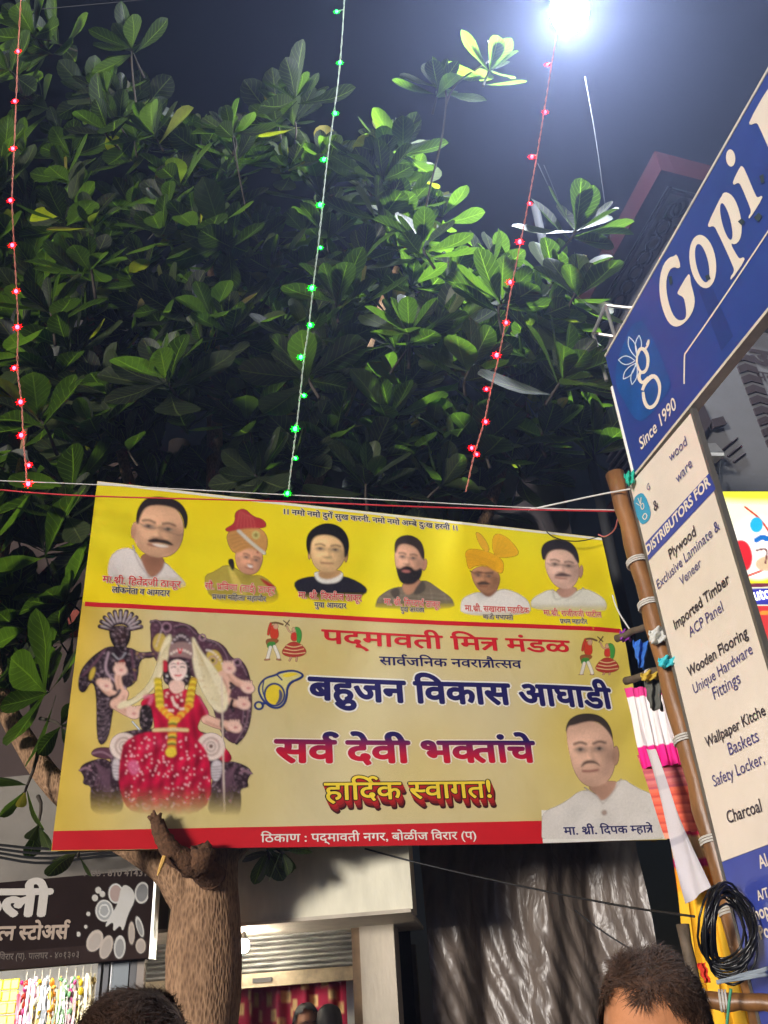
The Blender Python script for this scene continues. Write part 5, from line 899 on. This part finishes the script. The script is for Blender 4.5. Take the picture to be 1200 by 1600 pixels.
# festive drapes beyond the pole
def drape(name, label, pts, Y, bands, k=24, amp=.025, rough=.75):
    P_ = [at(x, y, yy) for (x, y), yy in zip(pts, Y)]; a, b_, c, d = P_; nx, ny = 90, 70; s_, t_ = np.meshgrid(np.linspace(0, 1, nx), np.linspace(0, 1, ny)); S3, T3 = s_[..., None], t_[..., None]
    G = (a * (1-S3) + b_ * S3) * (1-T3) + (d * (1-S3) + c * S3) * T3; G[..., 1] += amp * np.sin(s_ * k + .8 * np.sin(t_ * 3)) * (.5 + .5 * t_) ; G[..., 0] += .3 * amp * np.sin(s_ * k * 1.7 + t_ * 5)
    cl = np.zeros(s_.shape + (3,)); 
    for t0, c_ in bands: cl[t_ >= t0] = lin(c_)
    return tag(link(name, grid_mesh(name, G, cl, np.ones(s_.shape)), print_mat('drape_cloth', rough)), label, 'drape')
drape('pleated_drape', 'white pleated valance with bright pink hem between banner and bamboo', [(975, 1075), (1070, 1070), (1095, 1190), (1005, 1200)], (5.6, 5.4, 5.3, 5.5), [(0, (226, 60, 140)), (.12, (240, 232, 232)), (.74, (236, 30, 140))], 40, .02)
drape('patterned_drape', 'salmon orange textured cloth panel below the white pleated valance', [(995, 1180), (1100, 1165), (1125, 1310), (1040, 1310)], (5.55, 5.4, 5.3, 5.45), [(k / 30, [(186, 84, 96), (214, 120, 118), (206, 104, 100)][k % 3] if k < 13 else [(206, 78, 60), (236, 112, 84), (226, 96, 70)][k % 3]) for k in range(28)] + [(.94, (240, 160, 130))], 9, .012)
drape('yellow_drape', 'yellow drape with beige and pink pleated top behind the cable coil', [(1045, 1300), (1125, 1298), (1240, 1640), (1090, 1650)], (5.3, 5.2, 5.0, 5.1), [(0, (196, 24, 70)), (.025, (222, 186, 130)), (.14, (206, 40, 120)), (.18, (240, 160, 30)), (.3, (240, 186, 40))], 30, .025)
drape('magenta_drape', 'dark magenta curtain edge hanging beside the bamboo pole', [(1040, 1060), (1062, 1055), (1105, 1180), (1068, 1185)], (5.2, 5.2, 5.1, 5.1), [(0, (170, 24, 90))], 9, .02)
# loose white flex tail hanging at the banner's edge
Pq = [at(987, 1075, 5.9), at(993, 1078, 5.75), at(1106, 1390, 5.2), at(1072, 1412, 5.25)]
drape('white_flex_tail', 'loose white flex strip hanging past the banner corner', [(1010, 1170), (1022, 1172), (1107, 1388), (1074, 1412)], (5.2, 5.15, 5.0, 5.05), [(0, (206, 198, 198)), (.2, (188, 180, 184)), (.3, (204, 196, 198)), (.62, (176, 170, 178)), (.66, (202, 196, 200))], 5, .03, .5)  # darker bands put shading into the strip's colour
# coil of black cable
cc_ = at(1130, 1452, 4.2); coil = thing('cable_coil', 'coil of black cable hung on the bamboo pole', 'cable', cc_)
for k in range(16):
    rx, rz = random.uniform(.07, .125), random.uniform(.12, .20); ph = random.uniform(-.5, .5); ox, oz = random.uniform(-.015, .015), random.uniform(-.03, .02); tl2 = random.uniform(-.3, .3)
    P_ = [cc_ + np.array([ox + rx * math.cos(a) * math.cos(tl2) + .3 * rz * math.sin(a) * math.sin(.25), -.05 + .05 * math.sin(a * 2 + ph) + random.uniform(-.012, .012) - .01 * (k % 4), oz + rz * math.sin(a) + .03 * math.cos(a + ph)]) for a in np.linspace(0, 2 * math.pi, 30)]
    MB().tube(P_, .0055, 6, cap=False).build('loop', mat('cable_gloss', (18, 18, 20), .35), coil, True)
def wire(name, label, pts, r, m, cat='wire', n=2): return tag(MB().tube(smooth_line(pts, n), r, 6).build(name, m, None, True), label, cat)
redw = mat('wire_red', (200, 40, 50), .45); whw = mat('wire_white', (214, 212, 206), .45); blk = mat('cable_black')
wire('red_wire', 'red wire strung across the top of the banner to the bamboo pole', [at(-30, 762, 4.3), at(45, 770, 4.32), at(150, 776, 4.35), at(440, 783, 4.4), at(700, 794, 4.45), at(960, 799, 4.42)], .0045, redw)
wire('white_wire', 'thin white wire running beside the red wire to the pole', [at(-30, 750, 4.33), at(150, 757, 4.36), at(440, 773, 4.42), at(600, 781, 4.44), at(850, 795, 4.46), at(965, 797, 4.44)], .003, whw)
wire('white_wire', 'pair of white leads rising from the leaves to the signboard corner', [at(825, 797, 4.5), at(880, 785, 4.45), at(940, 772, 4.4), at(985, 764, 4.3)], .005, whw)
wire('pink_lead', 'pink lead looped off the pole to the banner top corner', [at(975, 790, 4.4), at(965, 810, 4.42), at(962, 828, 4.6), at(945, 840, 5.0), at(935, 835, 5.3)], .0045, mat('wire_pink', (226, 120, 130), .45))
wire('tie_wire', 'twisted black tie wire across the last portrait at the banner top', [at(848, 815, 5.7), at(855, 835, 5.7), at(880, 845, 5.74), at(910, 846, 5.8), at(937, 838, 5.85)], .004, blk)
wire('white_lead', 'white lead hanging down beside the banner edge', [at(957, 930, 5.0), at(965, 955, 4.9), at(985, 985, 4.75)], .005, whw)
wire('black_cable', 'black cable strung across the shiny plastic sheet to the coil', [at(570, 1326, 5.6), at(650, 1348, 5.5), at(800, 1382, 5.2), at(980, 1418, 4.7), at(1085, 1432, 4.25)], .0055, blk, 'cable')
wire('black_cable', 'thin black cable dropping across the plastic sheet behind the near man', [at(898, 1422, 5.0), at(940, 1455, 4.9), at(1000, 1492, 4.8)], .004, blk, 'cable')
wire('green_cable', 'green cable hanging from the bamboo rail', [at(1142, 1545, 4.1), at(1138, 1575, 4.1), at(1132, 1640, 4.1)], .006, mat('wire_green', (60, 150, 110), .45), 'cable')
wire('sky_wire', 'pale wire running down the night sky beside the lamp', [at(914, 120, 5.2), at(932, 220, 5.4), at(944, 310, 5.6), at(960, 420, 6.0)], .0045, mat('wire_dim', (56, 58, 62), .8))
for e in ((840, 255, 868, 315), (850, 258, 872, 312)): wire('pole_wire', 'fine wire slanting to the utility pole top, ' + ('lower strand' if e[0] < 845 else 'upper strand'), [at(e[0], e[1], 6.2), at(e[2], e[3], 6.6)], .004, mat('wire_dim'))
up0 = at(836, 322, 6.6); tag(MB().tube([(up0[0], 6.6, 0), up0], .045, 12).build('utility_pole', mat('pole_grey', (34, 35, 37), .8), None, True), 'slender grey utility pole rising behind the leaves', 'pole')

# ================================================================== decorated building at the right
R0 = at(1035, 270, 6.6); zs_ = R0[2]
rb = thing('decorated_building', 'pale building with maroon trim and chain pattern balcony behind the blue signboard', 'building', (R0[0] + 1.5, R0[1] + 1, 0))
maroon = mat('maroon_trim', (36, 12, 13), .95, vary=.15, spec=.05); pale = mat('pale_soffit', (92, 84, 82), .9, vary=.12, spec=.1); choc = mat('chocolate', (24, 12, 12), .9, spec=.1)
A1 = np.array([-.24383, .96982, 0]); A2 = BD
def rp(a, b, z): return np.array([R0[0], R0[1], 0]) + A1 * a + A2 * b + UZ * z
MB().slab([rp(0, 0, zs_), rp(3.2, 0, zs_), rp(3.2, 3, zs_), rp(0, 3, zs_)], -UZ, .25).build('balcony_slab', pale, rb)
for a0, a1, b0, b1 in ((-.05, 3.2, -.05, .12), (-.05, .12, .122, 3), (0.14, 3.2, .16, .20), (.16, .2, .2, 3)): MB().slab([rp(a0, b0, zs_ - .03), rp(a1, b0, zs_ - .03), rp(a1, b1, zs_ - .03), rp(a0, b1, zs_ - .03)], -UZ, .32).build('soffit_trim', maroon, rb)
for k in range(9):
    for a, b_ in (((.42 + k * .24), .36), (.36, .42 + k * .24)):
        b = MB(); b.tube([rp(a + .12 * math.cos(t_), b_ + .075 * math.sin(t_), zs_ - .012) for t_ in np.linspace(0, 2 * math.pi, 17)], .022, 6, cap=False); b.build('chain_link', choc, rb)
for k in range(6):
    for e in (0, 1): q = [rp(.9 + k * .13, .62, zs_ - .01), rp(1.0 + k * .13, .62 + .35, zs_ - .01), rp(1.06 + k * .13, .62 + .35, zs_ - .01), rp(.96 + k * .13, .62, zs_ - .01)] if e else [rp(.9 + k * .13, .62, zs_ - .01), rp(.96 + k * .13, .62, zs_ - .01), rp(.8 + k * .13, .95, zs_ - .01)][:3]; 
    MB().slab([rp(.9 + k * .14, .62, zs_ - .004), rp(1.0 + k * .14, .95, zs_ - .004), rp(1.08 + k * .14, .95, zs_ - .004), rp(.98 + k * .14, .62, zs_ - .004)], -UZ, .02).build('chevron_bar', choc, rb)
# wall under the balcony, facing the street, with ledges and louvres
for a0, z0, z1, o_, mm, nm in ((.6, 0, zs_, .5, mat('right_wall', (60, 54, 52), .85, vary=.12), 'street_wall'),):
    MB().slab([rp(a0, o_, z0), rp(3.2, o_, z0), rp(3.2, o_, z1), rp(a0, o_, z1)], -A2, .3).build(nm, mm, rb); MB().slab([rp(a0, o_, z0), rp(a0, 3.2, z0), rp(a0, 3.2, z1 - .01), rp(a0, o_, z1 - .01)], -A1, .3).build('front_wall', mm, rb)
for z_ in (zs_ - .8, zs_ - 1.05, zs_ - 2.6): MB().slab([rp(.2, .15, z_), rp(3.2, .15, z_), rp(3.2, .6, z_), rp(.2, .6, z_)], -UZ, .12).build('ledge', maroon, rb)
for k in range(9): MB().box(rp(1.9, .42, zs_ - 1.3 - k * .12), (2.4, .05, .03), [A1, A2, UZ]).build('louvre', choc, rb)
# lower wall seen under the signboard, with chevrons and lettering
q0 = at(1085, 640, 5.6); K = Pl(q0, q0 + BD); x0, _ = K.xz(1075, 640)
wl = thing('patterned_wall', 'grey shop wall with dark chevron column and brown lettering under the signboard', 'wall', K.pt(x0 + 1, 0))
b = MB(); K.rect(b, x0, x0 + 2.6, 0, 6.6, 0, .2); b.build('wall_panel', mat('wall_slate', (104, 104, 106), .8, vary=.1, scale=2), wl)
b = MB(); zA = K.xz(1180, 508)[1]; K.rect(b, x0, x0 + 2.6, zA - .06, zA + .06, .05, .06); b.build('pale_band', mat('band_pale', (150, 146, 138), .7), wl)
chb = mat('chevron_brown', (48, 36, 38), .8)
for k in range(15):
    px, py = 1146 + k * 6.3, 556 + k * 16.5; b = MB()
    for pts in ([(px, py), (px + 12, py - 5), (px + 16, py + 6), (px + 4, py + 10)], [(px + 12, py - 5), (px + 30, py + 1), (px + 34, py + 11), (px + 16, py + 6)]): b.slab(K.quad(pts, .012), K.n, .011)
    b.build('chevron', chb, wl)
def k_text(s, A, Bp, hpx, m, bold):
    a, b_ = np.array(K.xz(*A)), np.array(K.xz(*Bp)); dn = np.array(K.xz(A[0], A[1] + hpx)) - a; dn[0] = 0; v, f, w = text2d(s, bold); q = a[None] + (v[:, :1] / w) * (b_ - a)[None] + (1 - v[:, 1:2] / .622) * dn[None]; P_ = K.p + q[:, :1] * K.d + (.006 + v[:, 2:]) * K.n; P_[:, 2] = q[:, 1]
    me = bpy.data.meshes.new('lettering'); me.from_pydata(P_.tolist(), [], f); link('lettering', me, m, wl)['label'] = 'painted words ' + s
k_text('उत', (1168, 546), (1225, 556), 20, chb, .05); k_text('पद्म', (1178, 580), (1225, 588), 12, chb, .02)
for k in range(3): a, b_ = K.hit(1128 + 9 * k, 704 + 9 * k, .008), K.hit(1152 + 6 * k, 684 + 12 * k, .008); MB().tube([a, b_], .008, 5).build('painted_stroke', chb, wl)
b = MB(); b.slab(K.quad([(1080, 640), (1100, 632), (1112, 660), (1092, 690)], .05), K.n, .04); b.slab(K.quad([(1112, 655), (1130, 650), (1136, 662), (1116, 668)], .05), K.n, .04); b.build('dark_bracket', chb, wl)
fl_ = thing('floodlight', 'unlit grey floodlight fixed to the grey patterned wall', 'floodlight', K.hit(1112, 702, .1)); b = MB(); b.slab(K.quad([(1094, 693), (1118, 692), (1131, 706), (1100, 706)], .14), K.n, .05); b.build('body', mat('flood_grey', (150, 150, 150), .4, metal=.4), fl_); b = MB(); b.slab(K.quad([(1100, 707), (1131, 707), (1132, 712), (1100, 712)], .17), K.n, .1); b.build('bezel', mat('flood_white', (226, 226, 222), .4), fl_)
MB().tube([K.hit(1112, 712, .05), K.hit(1116, 735, .03), K.hit(1124, 742, .03), K.hit(1126, 720, .03), K.hit(1122, 760, .03)], .006, 5).build('lead', blk, fl_)
# backlit menu sign
m0 = at(1118, 775, 5.0); M_ = Pl(m0, m0 + BD); ms = thing('backlit_sign', 'glowing yellow and red backlit sign beyond the list board', 'signboard', M_.hit(1170, 1010))
X, Y_ = np.meshgrid(np.arange(1112, 1290, 1.6), np.arange(768, 1040, 1.6)); p = Paint(X, Y_, 960, 700, 5)
p.over(np.ones(X.shape), (250, 248, 214)); p.poly([(780, 300), (1700, 300), (1700, 420), (900, 420), (780, 380)], (238, 236, 60), 60); p.poly([(900, 980), (1040, 1010), (1700, 980), (1700, 1080), (900, 1080)], (244, 226, 40), 20)
p.ell(1120, 780, 240, 250, (252, 246, 236), 0, 30); p.line([(1020, 460), (1150, 560), (1260, 740), (1200, 940), (1040, 1000)], 16, (210, 70, 40)); p.poly([(930, 720), (1040, 720), (1090, 860), (1040, 980), (940, 900)], (220, 40, 50), 10); p.ell(1110, 600, 50, 60, (40, 180, 220)); p.line([(1110, 720), (1160, 690), (1200, 720), (1300, 660)], 40, (30, 110, 190)); p.poly([(1100, 860), (1300, 820), (1300, 960), (1110, 960)], (220, 190, 150), 14); p.line([(1110, 800), (1200, 780), (1180, 900)], 14, (120, 60, 60))
p.poly([(1040, 1060), (1700, 1040), (1700, 1066), (1040, 1090)], (120, 50, 70), 4, ch=0); p.poly([(1040, 1100), (1700, 1085), (1700, 1215), (1040, 1225)], (60, 60, 160), 4, ch=0); p.poly([(1040, 1235), (1700, 1225), (1700, 1800), (1040, 1800)], (214, 60, 60), 4, ch=0); p.line([(1150, 1290), (1250, 1280), (1350, 1300)], 30, (240, 150, 60))
o = link('lit_face', grid_mesh('lit_face', M_.hit(X, Y_, .03), p.c, np.ones(X.shape)), print_mat('backlit_print', .4, emit=.55), ms)
b = MB(); b.slab(M_.quad([(1110, 767), (1291, 767), (1291, 1041), (1110, 1041)], .02), M_.n, .12); b.build('box', mat('box_dark', (70, 70, 74), .5), ms)
v, f, w = text2d('uto', .03); a, b_ = M_.hit(1179, 938, .036), M_.hit(1206, 934, .036); d = (b_ - a) / w; me = bpy.data.meshes.new('lettering'); me.from_pydata((a + v[:, :1] * d + v[:, 1:2] * UZ * np.linalg.norm(d) * 1.1).tolist(), [], f); link('lettering', me, mat('lit_white', (255, 255, 255), .4, emit=.6), ms)['label'] = 'white letters uto on a blue band'
# steel bracket beside the blue signboard
sb = thing('steel_bracket', 'light steel tube bracket at the far end of the blue signboard', 'bracket', at(930, 525, 4.5)); stl = mat('bracket_steel', (176, 172, 166), .4, metal=.6)
for a, b_ in (((946, 477), (1000, 483)), ((946, 477), (927, 521)), ((927, 521), (975, 528)), ((946, 477), (962, 530)), ((927, 521), (948, 595))): MB().tube([at(*a, 4.45), at(*b_, 4.4)], .012, 8).build('tube', stl, sb)

# ================================================================== people
def sd_body(H, pose):
    """one continuous figure from blended volumes, facing -Y, feet at z=0"""
    b = MB(); s = H / 1.72
    def cap(P, R): b.tube([np.array(q) * s for q in P], [r * s for r in R], 14); [b.ball(np.array(q) * s, r * s, 12, 8) for q, r in zip(P, R)]
    cap([(0, .01, 1.36), (0, .015, 1.52)], (.062, .056))
    cap([(0, .02, .95), (0, .0, 1.1), (0, .01, 1.28), (0, .02, 1.38)], (.15, .135, .15, .09)); b.ball(np.array((0, 0, 1.25)) * s, .17 * s, 14, 10, (1.1, .62, 1.1))
    for e in (-1, 1):
        cap([(e*.09, .02, .92), (e*.1, .0, .5), (e*.1, .02, .09)], (.092, .06, .043)); cap([(e*.1, .03, .04), (e*.11, -.13, .03)], (.042, .036))
        cap([(e*.18, .02, 1.37), (e*.235, .03, 1.08), (e*.22, -.08, .85)], (.062, .045, .034)); cap([(e*.22, -.085, .83), (e*.215, -.11, .76)], (.036, .03))
        for k in range(4): cap([(e*(.2 + .012*k), -.115 - .008*(k % 2), .75), (e*(.2 + .012*k), -.13, .69), (e*(.2 + .01*k), -.125, .655 + .008*abs(k-1))], (.011, .010, .008))
        cap([(e*.2, -.11, .79), (e*.175, -.14, .75), (e*.17, -.145, .72)], (.013, .011, .009))
    b.ball(np.array((0, .015, 1.625)) * s, .1 * s, 20, 16, (.78, .95, 1.0)); b.ball(np.array((0, -.015, 1.57)) * s, .075 * s, 16, 12, (.8, .95, 1.1)); b.ball(np.array((0, -.035, 1.525)) * s, .04 * s, 12, 10, (1, .9, .8))
    cap([(0, -.085, 1.60), (0, -.108, 1.562)], (.010, .017)); b.ball(np.array((0, -.06, 1.632)) * s, .04 * s, 12, 8, (1.3, .62, .45)); b.ball(np.array((0, -.08, 1.528)) * s, .022 * s, 10, 8, (1.3, .6, .4))
    for e in (-1, 1): b.ball(np.array((e*.082, .02, 1.59)) * s, .032 * s, 12, 8, (.35, .6, 1))
    me = b.mesh('body'); o = bpy.data.objects.new('t', me); COL.objects.link(o); md = o.modifiers.new('r', 'REMESH'); md.mode = 'VOXEL'; md.voxel_size = .009 * s; sm = o.modifiers.new('s', 'SMOOTH'); sm.iterations = 4; sm.factor = .5
    out = bpy.data.meshes.new_from_object(o.evaluated_get(bpy.context.evaluated_depsgraph_get())); bpy.data.objects.remove(o); out.polygons.foreach_set('use_smooth', [True] * len(out.polygons)); return out
BODY = sd_body(1.72, 0)
skin = mat('skin', (168, 112, 80), .5, vary=.12, scale=30); skin2 = mat('skin_warm', (206, 140, 98), .48, vary=.1, scale=25, bump=.1, bscale=120); hairm = mat('hair', (24, 18, 16), .7, vary=.3, scale=60); hairb = mat('hair_brown', (84, 60, 46), .65, vary=.5, scale=90, spec=.25, bump=.6, bscale=160)
def person(label, top, H, rotz, sk, hm, shirtc, nst, tuft, pants=(50, 52, 64)):
    """stand a figure so that the top of its head comes at 'top'"""
    s = H / 1.72; base_ = Vector((top[0], top[1], top[2] - H * .995)); t_ = thing('person', label, 'person', base_)
    def put(name, me, m):
        o = bpy.data.objects.new(name, me); COL.objects.link(o); o.parent = t_
        if not me.materials: me.materials.append(m)
        o.rotation_euler = (0, 0, rotz); o.scale = (s, s, s); return o
    me = BODY.copy(); me.materials.append(sk); put('body', me, sk)
    for nm, z0, z1, c, inf in (('shirt', .93, 1.405, shirtc, .012), ('trousers', .06, .96, pants, .010)):
        bm = bmesh.new(); bm.from_mesh(BODY); bmesh.ops.delete(bm, geom=[v for v in bm.verts if not (z0 < v.co.z < z1) or (nm == 'trousers' and abs(v.co.x) > .19) or (nm == 'shirt' and v.co.z < 1.15 and abs(v.co.x) > .19)], context='VERTS'); bm.normal_update()
        for v in bm.verts: v.co += v.normal * inf
        m2 = bpy.data.meshes.new(nm); bm.to_mesh(m2); bm.free(); m2.polygons.foreach_set('use_smooth', [True] * len(m2.polygons)); put(nm, m2, mat('cloth_%d_%d' % (shirtc[0], c[2]), c, .85, vary=.15, bump=.2))
    bm = bmesh.new(); bm.from_mesh(BODY); bmesh.ops.delete(bm, geom=[v for v in bm.verts if v.co.z < 1.56 or (v.co.z < 1.607 and v.co.y < .045) or (v.co.y < -.03 and v.co.z < 1.687 - .4 * abs(v.co.x + .01) + .005 * math.sin(v.co.x * 210) + .003 * math.sin(v.co.x * 470 + 1)) or (v.co.y < .012 and v.co.z < 1.632) or abs(v.co.x) > .088], context='VERTS'); bm.normal_update()
    for v in bm.verts: v.co += v.normal * (.008 + .004 * math.sin(v.co.x * 90) * math.cos(v.co.y * 80) + .007 * max(0, min(1, (v.co.z - 1.66) / .05)))
    hv = [(v.co.copy(), v.normal.copy()) for v in bm.verts]; m2 = bpy.data.meshes.new('hair'); bm.to_mesh(m2); bm.free(); m2.polygons.foreach_set('use_smooth', [True] * len(m2.polygons)); ho = put('hair', m2, hm)
    if nst:
        V_ = []; F_ = []
        for k in range(nst):
            c, n = random.choice(hv); fr_ = max(0, min(1, (c.z - 1.66) / .06)); L_ = random.uniform(.02, .034) + tuft * fr_ * random.uniform(.3, 1)
            fl = Vector((random.uniform(-.5, .5) + c.x * 2 + .5 * math.sin(c.x * 70 + c.y * 40), (.75 if c.y > -.02 or tuft < .02 else random.choice((-.25, .1, .5))) + random.uniform(-.25, .25), -.9 + 1.5 * fr_)); fl = fl - n * fl.dot(n); fl = fl.normalized() if fl.length > .01 else n
            d = (fl + n * (.24 + .45 * fr_ * (tuft / .035) * random.uniform(0, 1))).normalized(); sdv = d.cross(n).normalized() * .0009; bb = len(V_); sag_ = -n * L_ * .25
            for i in range(4): q = c - n * .003 + d * L_ * i / 3 + sag_ * (i / 3) ** 2; w_ = 1 - i / 3.4; V_ += [q - sdv * w_, q + sdv * w_]
            F_ += [(bb + 2*i, bb + 2*i + 1, bb + 2*i + 3, bb + 2*i + 2) for i in range(3)]
        m3 = bpy.data.meshes.new('hair_strands'); m3.from_pydata([tuple(v) for v in V_], [], F_); tag(put('hair_strands', m3, hm), 'loose strands of short hair', kind='stuff')
    ey = MB()
    for e in (-1, 1):
        ey = MB(); ey.ball((e * .031, -.074, 1.603), .0125, 12, 8); put('eye', ey.mesh('eye', True), mat('eye_white', (226, 220, 212), .2)); ey = MB(); ey.ball((e * .031, -.0835, 1.603), .0055, 10, 6, (1, .6, 1)); put('iris', ey.mesh('iris', True), mat('iris_dark', (30, 20, 16), .2)); ey = MB(); ey.tube([(e * .012, -.088, 1.625), (e * .03, -.09, 1.631), (e * .052, -.078, 1.624)], [.0018, .003, .0012], 6); put('eyebrow', ey.mesh('eyebrow', True), hm)
    mo = MB(); mo.tube([(-.022, -.094, 1.528), (0, -.102, 1.53), (.022, -.094, 1.528)], [.002, .005, .002], 6); put('mouth', mo.mesh('mouth', True), mat('lips', (150, 80, 70), .5))
    return t_
person('man with tousled dark brown hair and lit forehead standing by the bamboo', at(1003, 1519, 1.60), 1.72, math.radians(-36), skin2, hairb, (150, 140, 146), 15000, .028)
person('person seen only by brownish hair in front of the tree trunk', at(222, 1580, 1.5), 1.66, math.radians(150), skin2, hairb, (110, 60, 60), 12000, .02)
for k, (px, py, H, c, lab) in enumerate([(479, 1574, 1.66, (60, 90, 120), 'black haired person in the shop doorway before the gold squares, narrower head'), (515, 1576, 1.64, (150, 150, 150), 'black haired person in the shop doorway beside the white strip, rounder head')]): person(lab, F.hit(px, py, OFF + .25), 1.55 if k else 1.6, math.radians(20 if not k else 170), skin, hairm, c, 900, .01)

# ================================================================== night air
hz = MB(); hz.box((0, 4, 6.2), (94, 94, 14.6)); ho = hz.build('haze', None); hm_ = bpy.data.materials.new('haze'); hm_.use_nodes = True; t = hm_.node_tree; t.nodes.remove(t.nodes['Principled BSDF']); pv = node(t, 'ShaderNodeVolumePrincipled'); pv.inputs['Color'].default_value = (.52, .61, 1, 1); pv.inputs['Density'].default_value = .0064; pv.inputs['Anisotropy'].default_value = .69
t.links.new(pv.outputs[0], t.nodes['Material Output'].inputs['Volume']); ho.data.materials.append(hm_); tag(ho, 'faint night haze glowing round the street lamp', 'haze', kind='stuff')
